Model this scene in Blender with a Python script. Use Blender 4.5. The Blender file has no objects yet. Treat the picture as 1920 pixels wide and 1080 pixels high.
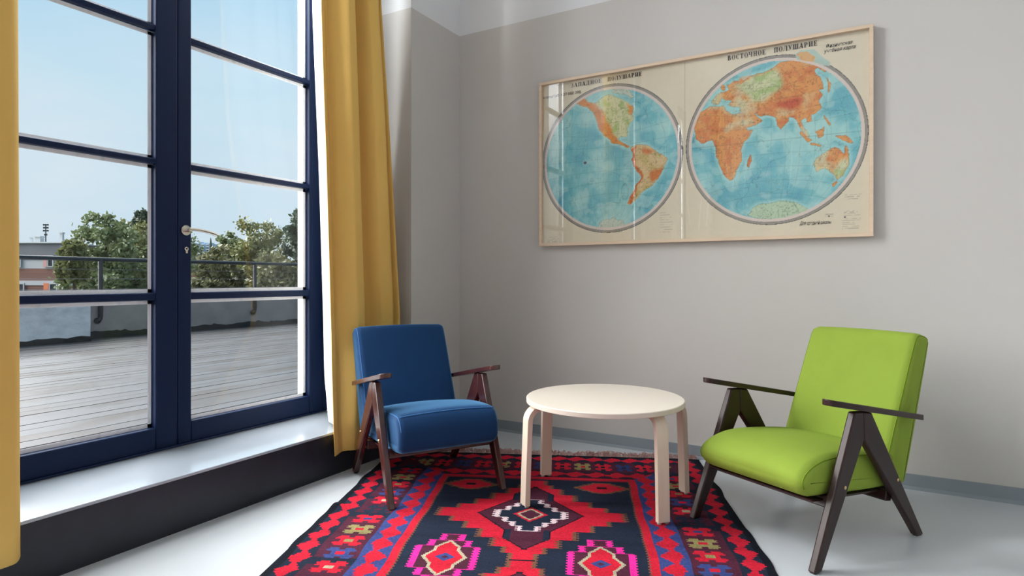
import bpy, bmesh, math, random
import numpy as np
from mathutils import Vector, Matrix

random.seed(7)
rng = np.random.default_rng(11)
SC = bpy.context.scene
COL = SC.collection

# ------------------------------------------------------------------ camera
CAM_H = 1.07
cam = bpy.data.cameras.new('camera')
cam.sensor_width = 36.0
cam.lens = 36.0 * 1153.7 / 1920
cam.shift_y = -15.7 / 1920
cam.clip_end = 2000
camo = bpy.data.objects.new('camera', cam)
COL.objects.link(camo)
camo.location = (0, 0, CAM_H)
camo.rotation_euler = (math.radians(90), 0, 0.51987)
SC.camera = camo

# ------------------------------------------------------------------ exposure
SC.view_settings.view_transform = 'Standard'
SC.view_settings.look = 'None'
SC.view_settings.exposure = 0.0
SC.view_settings.gamma = 1.0
SC.view_settings.use_curve_mapping = False
try:
    SC.cycles.use_denoising = True
    SC.cycles.max_bounces = 12
    SC.cycles.transparent_max_bounces = 16
    SC.cycles.sample_clamp_indirect = 6.0
except Exception:
    pass

# ------------------------------------------------------------------ sky
W = bpy.data.worlds.new('sky')
SC.world = W
W.use_nodes = True
nt = W.node_tree
nt.nodes.clear()
out = nt.nodes.new('ShaderNodeOutputWorld')
bg = nt.nodes.new('ShaderNodeBackground')
tc = nt.nodes.new('ShaderNodeTexCoord')
sep = nt.nodes.new('ShaderNodeSeparateXYZ')
ramp = nt.nodes.new('ShaderNodeValToRGB')
nt.links.new(tc.outputs['Generated'], sep.inputs[0])
nt.links.new(sep.outputs['Z'], ramp.inputs[0])
el = ramp.color_ramp.elements
el[0].position = 0.0; el[0].color = (0.62, 0.75, 0.85, 1)
el[1].position = 1.0; el[1].color = (0.36, 0.62, 0.86, 1)
for p, c in ((0.10, (0.60, 0.76, 0.87, 1)), (0.25, (0.56, 0.76, 0.88, 1)), (0.42, (0.42, 0.68, 0.88, 1))):
    e = el.new(p); e.color = c
mp = nt.nodes.new('ShaderNodeMapping')
mp.inputs['Scale'].default_value = (1.0, 1.0, 3.2)
nz = nt.nodes.new('ShaderNodeTexNoise')
nz.inputs['Scale'].default_value = 2.6
nz.inputs['Detail'].default_value = 5.0
nz.inputs['Roughness'].default_value = 0.55
cr = nt.nodes.new('ShaderNodeValToRGB')
cr.color_ramp.elements[0].position = 0.38; cr.color_ramp.elements[0].color = (0, 0, 0, 1)
cr.color_ramp.elements[1].position = 0.68; cr.color_ramp.elements[1].color = (0.85, 0.85, 0.85, 1)
lo = nt.nodes.new('ShaderNodeMapRange')
lo.inputs['From Min'].default_value = 0.42; lo.inputs['From Max'].default_value = 0.05
mul = nt.nodes.new('ShaderNodeMath'); mul.operation = 'MULTIPLY'
mx = nt.nodes.new('ShaderNodeMix'); mx.data_type = 'RGBA'
mx.inputs[7].default_value = (0.76, 0.835, 0.885, 1)
nt.links.new(tc.outputs['Generated'], mp.inputs[0])
nt.links.new(mp.outputs[0], nz.inputs['Vector'])
nt.links.new(nz.outputs[0], cr.inputs[0])
nt.links.new(sep.outputs['Z'], lo.inputs['Value'])
nt.links.new(cr.outputs[0], mul.inputs[0])
nt.links.new(lo.outputs[0], mul.inputs[1])
nt.links.new(mul.outputs[0], mx.inputs[0])
nt.links.new(ramp.outputs[0], mx.inputs[6])
nt.links.new(mx.outputs[2], bg.inputs[0])
bg.inputs['Strength'].default_value = 1.0
nt.links.new(bg.outputs[0], out.inputs[0])

# ------------------------------------------------------------------ area lamps added outside the tall windows to brighten the room
def added_lamp(name, loc, sy, sz, power, tilt, color, yaw=0.0):
    L = bpy.data.lights.new(name, 'AREA')
    L.shape = 'RECTANGLE'; L.size = sz; L.size_y = sy; L.energy = power; L.color = color
    o = bpy.data.objects.new(name, L); COL.objects.link(o)
    d = Vector((math.cos(tilt) * math.cos(yaw), math.cos(tilt) * math.sin(yaw), -math.sin(tilt)))
    o.location = loc
    zax = -d; yax = Vector((0, 1, 0)); yax = (yax - zax * yax.dot(zax)).normalized(); xax = yax.cross(zax)
    o.rotation_euler = Matrix((xax, yax, zax)).transposed().to_euler()
    return o
DAY = (0.90, 0.96, 1.0)
added_lamp('added_lamp_upper_window', (-3.30, 1.83, 3.66), 1.85, 1.15, 190, 0.50, DAY)  # added lamp above the view, strengthens the light through the upper panes
added_lamp('added_lamp_second_window', (-3.30, -1.12, 2.25), 0.36, 3.6, 42, 0.12, DAY)  # narrow added lamp outside the view, meant as a bright strip in glass
added_lamp('added_lamp_third_window', (-3.30, -3.60, 2.25), 1.75, 3.6, 205, 0.12, DAY)  # added lamp outside the view, fill for the wall and floor
# veiled sun behind thin cloud: a very wide soft source from the terrace side
sunl = bpy.data.lights.new('veiled_sun', 'SUN'); sunl.energy = 18; sunl.angle = math.radians(84); sunl.color = (1.0, 0.98, 0.95)
suno = bpy.data.objects.new('veiled_sun', sunl); COL.objects.link(suno)
SUN_EL, SUN_AZ = math.radians(40), math.radians(22)      # height above the horizon; turn from the wall's normal towards the camera side
sd = Vector((math.cos(SUN_EL)*math.cos(SUN_AZ), math.cos(SUN_EL)*math.sin(SUN_AZ), -math.sin(SUN_EL)))
suno.rotation_euler = sd.to_track_quat('-Z', 'Y').to_euler()
suno.location = (-8, -3, 9)

# ------------------------------------------------------------------ helpers
def s2l(c):
    a = np.asarray(c, float) / 255.0
    return np.where(a <= 0.04045, a / 12.92, ((a + 0.055) / 1.055) ** 2.4)
def rgb(r, g, b):
    v = s2l((r, g, b)); return (float(v[0]), float(v[1]), float(v[2]), 1)

class MB:
    def __init__(self): self.v = []; self.f = []; self.m = []
    def add(self, vs, fs, mi=0):
        n = len(self.v); self.v += [tuple(p) for p in vs]
        for f in fs: self.f.append([i + n for i in f]); self.m.append(mi)
        return self
    def box(self, x0, x1, y0, y1, z0, z1, mi=0):
        vs = [(x0,y0,z0),(x1,y0,z0),(x1,y1,z0),(x0,y1,z0),(x0,y0,z1),(x1,y0,z1),(x1,y1,z1),(x0,y1,z1)]
        return self.add(vs, [(3,2,1,0),(4,5,6,7),(0,1,5,4),(1,2,6,5),(2,3,7,6),(3,0,4,7)], mi)
    def prism(self, pts, x0, x1, axis='x', mi=0):
        n = len(pts)
        def P(a, b, t):
            return (t, a, b) if axis == 'x' else ((a, t, b) if axis == 'y' else (a, b, t))
        vs = [P(a, b, x0) for a, b in pts] + [P(a, b, x1) for a, b in pts]
        fs = [list(range(n))[::-1], list(range(n, 2*n))] + [(i, (i+1) % n, (i+1) % n + n, i + n) for i in range(n)]
        return self.add(vs, fs, mi)
    def tube(self, pts, r, n=8, mi=0, closed=False, cap=True):
        pts = [Vector(p) for p in pts]; k = len(pts); rr = r if isinstance(r, (list, tuple)) else [r]*k
        rings = []
        up = Vector((0.13, 0.21, 1)).normalized()
        vs = []
        for i, p in enumerate(pts):
            a = pts[i-1] if (i > 0 or closed) else p
            b = pts[(i+1) % k] if (i < k-1 or closed) else p
            t = (b - a).normalized()
            u = up - t*up.dot(t)
            if u.length < 1e-3: u = Vector((1, 0, 0)) - t*t.x
            u.normalize(); w = t.cross(u)
            for j in range(n):
                an = 2*math.pi*j/n
                vs.append(p + (u*math.cos(an) + w*math.sin(an))*rr[i])
        fs = []
        for i in range(k if closed else k-1):
            i2 = (i+1) % k
            for j in range(n):
                fs.append((i*n+j, i*n+(j+1) % n, i2*n+(j+1) % n, i2*n+j))
        if cap and not closed:
            fs.append(list(range(n))[::-1]); fs.append([(k-1)*n+j for j in range(n)])
        return self.add(vs, fs, mi)
    def lathe(self, prof, c=(0,0,0), n=24, mi=0, axis='z'):
        vs = []
        for r, h in prof:
            for j in range(n):
                a = 2*math.pi*j/n; p = (r*math.cos(a), r*math.sin(a), h)
                if axis == 'x': p = (p[2], p[0], p[1])
                if axis == 'y': p = (p[0], -p[2], p[1])
                vs.append((p[0]+c[0], p[1]+c[1], p[2]+c[2]))
        fs = []
        for i in range(len(prof)-1):
            for j in range(n): fs.append((i*n+j, i*n+(j+1) % n, (i+1)*n+(j+1) % n, (i+1)*n+j))
        fs.append(list(range(n))[::-1]); fs.append([(len(prof)-1)*n+j for j in range(n)])
        return self.add(vs, fs, mi)
    def mesh(self, name):
        me = bpy.data.meshes.new(name); me.from_pydata(self.v, [], self.f)
        me.polygons.foreach_set('material_index', self.m); me.update(); return me
    def build(self, name, mats, parent=None, smooth=False, bevel=0, seg=2, angle=None):
        me = self.mesh(name)
        if not isinstance(mats, (list, tuple)): mats = [mats]
        for m in mats: me.materials.append(m)
        bm = bmesh.new(); bm.from_mesh(me)
        bmesh.ops.recalc_face_normals(bm, faces=bm.faces)
        bm.to_mesh(me); bm.free()
        o = bpy.data.objects.new(name, me); COL.objects.link(o)
        if parent: o.parent = parent
        if bevel:
            md = o.modifiers.new('soft_edges', 'BEVEL'); md.width = bevel; md.segments = seg; md.limit_method = 'ANGLE'; md.angle_limit = math.radians(35)
        if smooth or bevel:
            me.polygons.foreach_set('use_smooth', [True]*len(me.polygons))
            if not smooth or angle:
                try: me.set_sharp_from_angle(angle=angle or math.radians(40))
                except Exception: pass
        return o

def empty(name, loc=(0,0,0), rz=0, parent=None):
    o = bpy.data.objects.new(name, None); COL.objects.link(o); o.empty_display_size = 0.1
    o.location = loc; o.rotation_euler = (0, 0, rz)
    if parent: o.parent = parent
    return o
def tag(o, label, cat, group=None):
    o['label'] = label; o['category'] = cat
    if group: o['group'] = group
    return o
def struct(o, label=None):
    o['kind'] = 'structure'
    if label: o['label'] = label
    return o

# ------------------------------------------------------------------ materials
def mat(name, color, rough=0.5, spec=0.5, metal=0.0, noise=None, bump=None, coat=0.0, coat_rough=0.1, rough_var=0.0, sheen=0.0, transl=0.0):
    """noise = (scale xyz, colour2, lo, hi, detail); bump = (scale xyz, strength, distance)"""
    m = bpy.data.materials.new(name); m.use_nodes = True
    t = m.node_tree; b = t.nodes['Principled BSDF']
    c = tuple(color) + (1,) if len(color) == 3 else color
    b.inputs['Base Color'].default_value = c
    b.inputs['Roughness'].default_value = rough
    b.inputs['Metallic'].default_value = metal
    b.inputs['Specular IOR Level'].default_value = spec
    b.inputs['Coat Weight'].default_value = coat
    b.inputs['Coat Roughness'].default_value = coat_rough
    if sheen:
        b.inputs['Sheen Weight'].default_value = sheen; b.inputs['Sheen Roughness'].default_value = 0.45
        b.inputs['Sheen Tint'].default_value = c
    co = t.nodes.new('ShaderNodeTexCoord')
    def tex(scale, detail=4, rgh=0.6):
        mpn = t.nodes.new('ShaderNodeMapping'); mpn.inputs['Scale'].default_value = scale
        n = t.nodes.new('ShaderNodeTexNoise'); n.inputs['Scale'].default_value = 1.0
        n.inputs['Detail'].default_value = detail; n.inputs['Roughness'].default_value = rgh
        t.links.new(co.outputs['Object'], mpn.inputs[0]); t.links.new(mpn.outputs[0], n.inputs['Vector'])
        return n
    if noise:
        n = tex(noise[0], noise[4] if len(noise) > 4 else 4)
        mr = t.nodes.new('ShaderNodeMapRange'); mr.inputs['From Min'].default_value = noise[2]; mr.inputs['From Max'].default_value = noise[3]
        mxn = t.nodes.new('ShaderNodeMix'); mxn.data_type = 'RGBA'
        mxn.inputs[6].default_value = c
        c2 = noise[1]; mxn.inputs[7].default_value = tuple(c2) + (1,) if len(c2) == 3 else c2
        t.links.new(n.outputs[0], mr.inputs['Value']); t.links.new(mr.outputs[0], mxn.inputs[0])
        t.links.new(mxn.outputs[2], b.inputs['Base Color'])
        if rough_var:
            m2 = t.nodes.new('ShaderNodeMapRange'); m2.inputs['To Min'].default_value = rough - rough_var; m2.inputs['To Max'].default_value = rough + rough_var
            t.links.new(mr.outputs[0], m2.inputs['Value']); t.links.new(m2.outputs[0], b.inputs['Roughness'])
    if bump:
        n = tex(bump[0], 5)
        bp = t.nodes.new('ShaderNodeBump'); bp.inputs['Strength'].default_value = bump[1]; bp.inputs['Distance'].default_value = bump[2]
        t.links.new(n.outputs[0], bp.inputs['Height']); t.links.new(bp.outputs[0], b.inputs['Normal'])
    if transl:
        tr = t.nodes.new('ShaderNodeBsdfTranslucent'); tr.inputs[0].default_value = c
        ms = t.nodes.new('ShaderNodeMixShader'); ms.inputs[0].default_value = transl
        t.links.new(b.outputs[0], ms.inputs[1]); t.links.new(tr.outputs[0], ms.inputs[2])
        t.links.new(ms.outputs[0], t.nodes['Material Output'].inputs[0])
    return m

def glass_mat(name, tint=(1, 1, 1, 1), strength=1.0):
    m = bpy.data.materials.new(name); m.use_nodes = True
    t = m.node_tree; t.nodes.clear()
    o = t.nodes.new('ShaderNodeOutputMaterial')
    tr = t.nodes.new('ShaderNodeBsdfTransparent'); tr.inputs[0].default_value = tint
    gl = t.nodes.new('ShaderNodeBsdfGlossy'); gl.inputs['Roughness'].default_value = 0.0
    lw = t.nodes.new('ShaderNodeLayerWeight'); lw.inputs[0].default_value = 0.5
    pw = t.nodes.new('ShaderNodeMath'); pw.operation = 'POWER'; pw.inputs[1].default_value = 5
    ma = t.nodes.new('ShaderNodeMath'); ma.operation = 'MULTIPLY_ADD'; ma.inputs[1].default_value = 0.9*strength; ma.inputs[2].default_value = 0.04*strength
    ms = t.nodes.new('ShaderNodeMixShader')
    t.links.new(lw.outputs['Facing'], pw.inputs[0]); t.links.new(pw.outputs[0], ma.inputs[0])
    t.links.new(ma.outputs[0], ms.inputs[0]); t.links.new(tr.outputs[0], ms.inputs[1]); t.links.new(gl.outputs[0], ms.inputs[2])
    t.links.new(ms.outputs[0], o.inputs[0])
    return m

def attr_mat(name, rough=0.6, spec=0.3, bump=None, sheen=0.0):
    m = mat(name, (0.5, 0.5, 0.5), rough, spec, bump=bump)
    t = m.node_tree
    a = t.nodes.new('ShaderNodeVertexColor'); a.layer_name = 'pattern'
    t.links.new(a.outputs[0], t.nodes['Principled BSDF'].inputs['Base Color'])
    return m

M = {}
M['wall'] = mat('taupe_wall_paint', (0.575, 0.55, 0.52), 0.55, 0.35, noise=((1.3, 1.3, 1.3), (0.59, 0.565, 0.535), 0.35, 0.65), bump=((60, 60, 60), 0.05, 0.002))
M['white'] = mat('white_wall_paint', (0.76, 0.765, 0.775), 0.6, 0.3, bump=((50, 50, 50), 0.05, 0.002))
M['floor'] = mat('pale_grey_floor_paint', (0.56, 0.59, 0.62), 0.30, 0.45, noise=((0.9, 0.9, 0.9), (0.54, 0.57, 0.595), 0.2, 0.8, 2), rough_var=0.02, bump=((3, 3, 3), 0.02, 0.01))
M['base'] = mat('grey_baseboard_paint', (0.25, 0.285, 0.315), 0.4, 0.5)
M['navy'] = mat('navy_gloss_paint', (0.004, 0.013, 0.046), 0.45, 0.16, bump=((30, 30, 30), 0.06, 0.003))
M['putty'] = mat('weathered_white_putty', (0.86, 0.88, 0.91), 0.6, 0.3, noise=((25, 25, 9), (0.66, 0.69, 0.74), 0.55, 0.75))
M['riser'] = mat('near_black_step_paint', (0.014, 0.015, 0.022), 0.42, 0.4, noise=((3, 3, 3), (0.018, 0.020, 0.030), 0.4, 0.6))
M['steptop'] = mat('slate_blue_step_paint', (0.36, 0.41, 0.465), 0.22, 0.9, noise=((2, 2, 2), (0.40, 0.45, 0.505), 0.2, 0.8, 2), rough_var=0.02, coat=1.0, coat_rough=0.12)
M['glass'] = glass_mat('window_glass', strength=0.28)
M['picture_glass'] = glass_mat('picture_glass')
M['nickel'] = mat('polished_nickel', (0.62, 0.58, 0.52), 0.16, 0.5, metal=1.0)
M['dark_hole'] = mat('dark_keyhole', (0.01, 0.01, 0.01), 0.6)
M['yellow'] = mat('mustard_curtain_cloth', (0.84, 0.545, 0.155), 0.8, 0.2, noise=((6, 6, 1.2), (0.78, 0.495, 0.13), 0.3, 0.8), sheen=0.1, transl=0.06, bump=((350, 350, 350), 0.12, 0.001))
M['lining'] = mat('white_curtain_lining', (0.86, 0.85, 0.82), 0.85, 0.2, transl=0.35)
M['birch'] = mat('pale_birch_veneer', (0.78, 0.67, 0.54), 0.45, 0.4, noise=((3, 40, 3), (0.72, 0.60, 0.46), 0.4, 0.8), bump=((4, 80, 4), 0.04, 0.001))
M['birch_top'] = mat('pale_birch_top', (0.74, 0.67, 0.58), 0.42, 0.4, noise=((3, 45, 3), (0.76, 0.67, 0.56), 0.4, 0.8))
M['birch_frame'] = mat('pink_birch_frame', (0.74, 0.58, 0.43), 0.5, 0.3, noise=((4, 40, 40), (0.66, 0.50, 0.36), 0.4, 0.8))
M['darkwood'] = mat('dark_walnut_varnish', (0.030, 0.012, 0.010), 0.32, 0.3, noise=((14, 14, 3), (0.018, 0.008, 0.007), 0.35, 0.7), coat=0.1, coat_rough=0.15)
M['redwood'] = mat('red_mahogany_varnish', (0.075, 0.020, 0.016), 0.25, 0.5, noise=((14, 14, 3), (0.035, 0.010, 0.010), 0.35, 0.7), coat=0.3, coat_rough=0.15)
M['brass'] = mat('brass_screw', (0.62, 0.46, 0.25), 0.25, 0.5, metal=1.0)
M['blue'] = mat('blue_velvet_upholstery', (0.010, 0.047, 0.138), 0.75, 0.15, noise=((5, 5, 5), (0.009, 0.041, 0.122), 0.3, 0.8), sheen=0.9, bump=((420, 420, 420), 0.15, 0.0012))
M['blue'].node_tree.nodes['Principled BSDF'].inputs['Sheen Tint'].default_value = (0.22, 0.56, 0.95, 1)
M['blue'].node_tree.nodes['Principled BSDF'].inputs['Sheen Roughness'].default_value = 0.35
M['blue_piping'] = mat('blue_piping', (0.05, 0.17, 0.40), 0.8, 0.2, sheen=0.3)
M['green'] = mat('lime_wool_upholstery', (0.245, 0.345, 0.045), 0.85, 0.2, noise=((5, 5, 5), (0.23, 0.32, 0.041), 0.35, 0.7), sheen=0.3, bump=((420, 420, 420), 0.2, 0.0012))
M['green_piping'] = mat('green_piping', (0.17, 0.26, 0.015), 0.8, 0.2)
M['glide'] = mat('clear_glide', (0.35, 0.34, 0.33), 0.3)
M['map'] = attr_mat('printed_map_paper', 0.55, 0.3, bump=((14, 14, 2.2), 0.35, 0.006))
M['rug'] = attr_mat('kilim_wool', 0.95, 0.1, bump=((700, 250, 250), 0.5, 0.002))
M['rug_edge'] = mat('navy_kilim_edge', (0.012, 0.014, 0.024), 0.95, 0.1)
M['fringe'] = mat('dusty_pink_fringe', (0.56, 0.36, 0.33), 0.9, 0.1, noise=((30, 30, 30), (0.42, 0.24, 0.22), 0.4, 0.6))
M['ink'] = mat('black_map_ink', (0.035, 0.028, 0.025), 0.7, 0.2)
M['deck'] = mat('wet_deck_wood', (0.052, 0.042, 0.034), 0.36, 0.12, noise=((1.3, 0.5, 1.3), (0.060, 0.066, 0.074), 0.35, 0.6, 5), rough_var=0.09, bump=((30, 2, 30), 0.25, 0.004))
M['concrete'] = mat('stained_concrete', (0.16, 0.155, 0.158), 0.9, 0.2, noise=((2.2, 2.2, 3.0), (0.21, 0.205, 0.205), 0.35, 0.65, 6), bump=((12, 12, 12), 0.3, 0.02))
M['render_wall'] = mat('rough_white_render', (0.44, 0.48, 0.52), 0.9, 0.2, noise=((3, 3, 5), (0.27, 0.30, 0.34), 0.45, 0.75, 6), bump=((10, 10, 10), 0.5, 0.03))
M['tar'] = mat('black_tar_band', (0.012, 0.013, 0.014), 0.7, 0.3)
M['steel'] = mat('dark_painted_steel', (0.010, 0.016, 0.022), 0.45, 0.3)
M['wire'] = mat('thin_wire', (0.10, 0.11, 0.12), 0.4, 0.5)
M['bark'] = mat('tree_bark', (0.05, 0.04, 0.03), 0.9, 0.1)
for nm, c1, c2 in (('leaf_olive', (0.155, 0.165, 0.062), (0.085, 0.108, 0.036)), ('leaf_green', (0.140, 0.180, 0.075), (0.072, 0.10, 0.042)), ('leaf_dark', (0.050, 0.078, 0.045), (0.03, 0.05, 0.03)), ('leaf_brown', (0.150, 0.150, 0.072), (0.09, 0.10, 0.046))):
    M[nm] = mat(nm, c1, 0.55, 0.4, noise=((2.2, 2.2, 2.2), c2, 0.35, 0.65, 5), transl=0.2)
M['grey_render'] = mat('grey_building_render', (0.13, 0.135, 0.15), 0.9, 0.2, noise=((0.6, 0.6, 0.6), (0.17, 0.175, 0.19), 0.35, 0.7))
M['pale_render'] = mat('pale_building_render', (0.36, 0.37, 0.39), 0.9, 0.2)
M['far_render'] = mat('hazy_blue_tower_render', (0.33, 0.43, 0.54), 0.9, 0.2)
M['pink_reveal'] = mat('pink_window_reveal', (0.42, 0.24, 0.23), 0.8)
M['orange_reveal'] = mat('orange_window_reveal', (0.50, 0.14, 0.06), 0.8)
M['dark_glass'] = mat('dark_far_glass', (0.02, 0.024, 0.03), 0.15, 0.5)
M['metal_far'] = mat('galvanised_metal', (0.42, 0.45, 0.47), 0.5, 0.5, metal=0.3)
M['field'] = mat('distant_ground', (0.07, 0.08, 0.05), 0.95, 0.1, noise=((0.05, 0.05, 0.05), (0.10, 0.10, 0.08), 0.4, 0.6))

def brick_mat(name):
    m = mat(name, (0.2, 0.1, 0.08), 0.9, 0.1)
    t = m.node_tree
    co = t.nodes.new('ShaderNodeTexCoord'); mpn = t.nodes.new('ShaderNodeMapping')
    mpn.inputs['Rotation'].default_value = (math.radians(90), 0, math.radians(90)); mpn.inputs['Scale'].default_value = (1, 1, 1)
    br = t.nodes.new('ShaderNodeTexBrick')
    br.inputs['Color1'].default_value = (0.20, 0.085, 0.062, 1); br.inputs['Color2'].default_value = (0.14, 0.066, 0.055, 1)
    br.inputs['Mortar'].default_value = (0.17, 0.14, 0.13, 1); br.inputs['Scale'].default_value = 1.0
    br.inputs['Brick Width'].default_value = 0.26; br.inputs['Row Height'].default_value = 0.08; br.inputs['Mortar Size'].default_value = 0.012
    sx = t.nodes.new('ShaderNodeSeparateXYZ'); cx = t.nodes.new('ShaderNodeCombineXYZ')
    t.links.new(co.outputs['Object'], sx.inputs[0])
    t.links.new(sx.outputs['Y'], cx.inputs[0]); t.links.new(sx.outputs['Z'], cx.inputs[1])
    t.links.new(cx.outputs[0], br.inputs['Vector'])
    t.links.new(br.outputs[0], t.nodes['Principled BSDF'].inputs['Base Color'])
    return m
M['brick'] = brick_mat('red_brick_wall')

# ------------------------------------------------------------------ room shell
XL, YB, XR, YF, ZC = -2.60, 3.76, 3.6, -5.2, 4.75
ZP = 2.871                                     # height where the taupe paint stops
XW = -2.97                                     # inner face of the door frame
NICHE = ((0.58, 3.20), (-2.05, 0.36), (-4.85, -2.45))
OPEN = ((0.80, 2.87), (-1.75, 0.06), (-4.55, -2.75))
SILL, HEAD = 0.235, 4.30

fl = MB().box(-3.2, XR + .2, YF - .2, YB + .2, -0.2, 0.0).build('floor', M['floor']); struct(fl)
ce = MB().box(-3.3, XR + .2, YF - .2, YB + .2, ZC, ZC + .2).build('ceiling', M['white']); struct(ce)
def two_tone(mb, x0, x1, y0, y1, z0, z1):
    if z0 < ZP: mb.box(x0, x1, y0, y1, z0, min(z1, ZP), 0)
    if z1 > ZP: mb.box(x0, x1, y0, y1, max(z0, ZP), z1, 1)
mb = MB(); two_tone(mb, -3.3, XR + .2, YB, YB + .2, 0, ZC)
struct(mb.build('wall_back', [M['wall'], M['white']]))
mb = MB(); two_tone(mb, XR, XR + .2, YF, YB, 0, ZC)
struct(mb.build('wall_right', [M['wall'], M['white']]))
mb = MB(); two_tone(mb, -3.3, XR, YF - .2, YF, 0, ZC)
struct(mb.build('wall_front', [M['wall'], M['white']]))
mb = MB()
edges = [YF, -4.85, -2.45, -2.05, 0.36, 0.58, 3.20, YB]
for i in range(0, 8, 2): two_tone(mb, -3.3, XL, edges[i], edges[i+1], 0, ZC)      # piers between the niches
for (n0, n1), (o0, o1) in zip(NICHE, OPEN):
    two_tone(mb, -3.3, XW - .03, n0, o0, 0, ZC); two_tone(mb, -3.3, XW - .03, o1, n1, 0, ZC)
    two_tone(mb, -3.3, XW - .03, o0, o1, 0, SILL - .02); two_tone(mb, -3.3, XW - .03, o0, o1, HEAD, ZC)
struct(mb.build('wall_left', [M['wall'], M['white']]))
struct(MB().box(XL, XR, YB - 0.012, YB, 0, 0.074).add([(XL, YB-0.03, 0), (XR, YB-0.03, 0), (XR, YB-0.012, 0.014), (XL, YB-0.012, 0.014)], [(0, 1, 2, 3)]).build('baseboard_back', M['base']))
struct(MB().box(XL, XL + .012, 3.20, YB - .012, 0, 0.074).build('baseboard_left', M['base']))

# raised step under the doors
for k, ((n0, n1), nm) in enumerate(zip(NICHE, ('trim_1', 'trim_2', 'trim_3'))):
    st = struct(empty(nm, (-2.7, (n0+n1)/2, 0)), 'dark step under the glass door with slate top')
    y0, y1 = n0 - (n0+n1)/2 + .0, n1 - (n0+n1)/2
    MB().box(-0.27, 0.177, y0, y1, 0.0, 0.222).build('riser', M['riser'], st)
    MB().box(-0.27, 0.180, y0, y1, 0.222, 0.236).build('step_top', M['steptop'], st, bevel=.004)

# ------------------------------------------------------------------ glazed doors
def glazed_door(name, y0, y1, label, detail=True):
    d = struct(empty(name, (XW, (y0+y1)/2, SILL)), label)
    oy, oz = (y0+y1)/2, SILL
    J = .085                                    # fixed jamb
    a, b = y0 + J, y1 - J                       # leaves between
    mid = (a + b)/2
    zt = HEAD - .09
    top = HEAD - oz
    fr = MB()
    fr.box(-.16, -.012, y0 - oy, a - oy - .002, 0.003, top); fr.box(-.16, -.012, b - oy + .002, y1 - oy, 0.003, top)
    fr.box(-.16, -.012, a - oy, b - oy, zt - oz + .002, top); fr.box(-.16, .012, a - oy - .02, b - oy + .02, 0.003, .014)
    fr.build('door_frame', M['navy'], d, bevel=.004)
    zb0, zb1 = .010, .352 - oz                  # bottom rail
    bars = [(.969, 1.006), (1.630, 1.657), (2.275, 2.303), (2.92, 2.948), (3.565, 3.593)]
    for s, (l0, l1, g0, g1) in enumerate(((a, mid, a + .106, mid - .109), (mid, b, mid + .072, b - .108))):
        lf = MB()
        def B(ya, yb, za, zb): lf.box(-.062, .0, ya - oy, yb - oy, za, zb)
        B(l0, g0, zb0, zt - oz); B(g1, l1 - .0015, zb0, zt - oz)
        B(g0, g1, zb0, zb1); B(g0, g1, zt - oz - .11, zt - oz)
        leaf = lf.build('door_leaf', M['navy'], d, bevel=.006)
        for z0, z1 in bars:
            MB().box(-.045, -.004, g0 - oy - .003, g1 - oy + .003, z0 - oz, z1 - oz).build('glazing_bar', M['navy'], leaf, bevel=.006)
        rows = [.352] + [v for p in bars for v in p] + [zt - .11]
        for r in range(0, len(rows), 2):
            za, zb = rows[r] - oz, rows[r+1] - oz
            MB().box(-.040, -.036, g0 - oy - .004, g1 - oy + .004, za - .003, zb + .003).build('pane', M['glass'], leaf)
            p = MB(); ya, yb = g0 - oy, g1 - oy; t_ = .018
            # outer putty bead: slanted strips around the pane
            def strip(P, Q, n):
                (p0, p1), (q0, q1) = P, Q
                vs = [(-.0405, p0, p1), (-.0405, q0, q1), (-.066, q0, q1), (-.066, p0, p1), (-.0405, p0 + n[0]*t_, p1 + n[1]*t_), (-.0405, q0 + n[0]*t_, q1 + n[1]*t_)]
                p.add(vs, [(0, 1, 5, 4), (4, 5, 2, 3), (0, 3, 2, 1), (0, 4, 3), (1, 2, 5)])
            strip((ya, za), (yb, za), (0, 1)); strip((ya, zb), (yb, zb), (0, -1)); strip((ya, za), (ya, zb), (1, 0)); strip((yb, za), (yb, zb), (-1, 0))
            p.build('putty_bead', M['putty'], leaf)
        # hinges knuckles are on the far side; the right leaf carries the lever
        if s == 1 and detail:
            hy, hz = 1.873 - oy, 1.318 - oz
            h = MB().lathe([(.027, 0), (.027, .006), (.0255, .010), (.012, .011)], (0, hy, hz), 28, 0, 'x')
            h.lathe([(.009, .010), (.009, .040)], (0, hy, hz), 16, 0, 'x')
            pts = []
            for i in range(13):
                t = i/12
                pts.append((.046 + .006*math.sin(t*3.1), hy - .006 + t*.148, hz + .004 - .020*t*t))
            h.tube(pts, [.0095]*2 + [.0085]*9 + [.0095, .0080], 12)
            h.build('door_handle', M['nickel'], leaf, smooth=True, angle=math.radians(40))
            kz = 1.225 - oz; ky = 1.879 - oy
            kp = MB().lathe([(.0105, 0), (.0105, .0035), (.009, .005)], (0, ky, kz), 20, 0, 'x')
            kp.box(0, .0045, ky - .0055, ky + .0055, kz - .022, kz)
            kp.lathe([(.0045, .0052), (.0040, .0056)], (0, ky, kz + .001), 12, 1, 'x')
            kp.build('keyhole', [M['nickel'], M['dark_hole']], leaf)
    return d
glazed_door('door_1', *OPEN[0], 'navy glazed double door with lever handle onto the wet deck')
glazed_door('door_2', *OPEN[1], 'navy glazed double door outside the view', False)
glazed_door('door_3', *OPEN[2], 'navy glazed double door outside the view', False)

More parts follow.
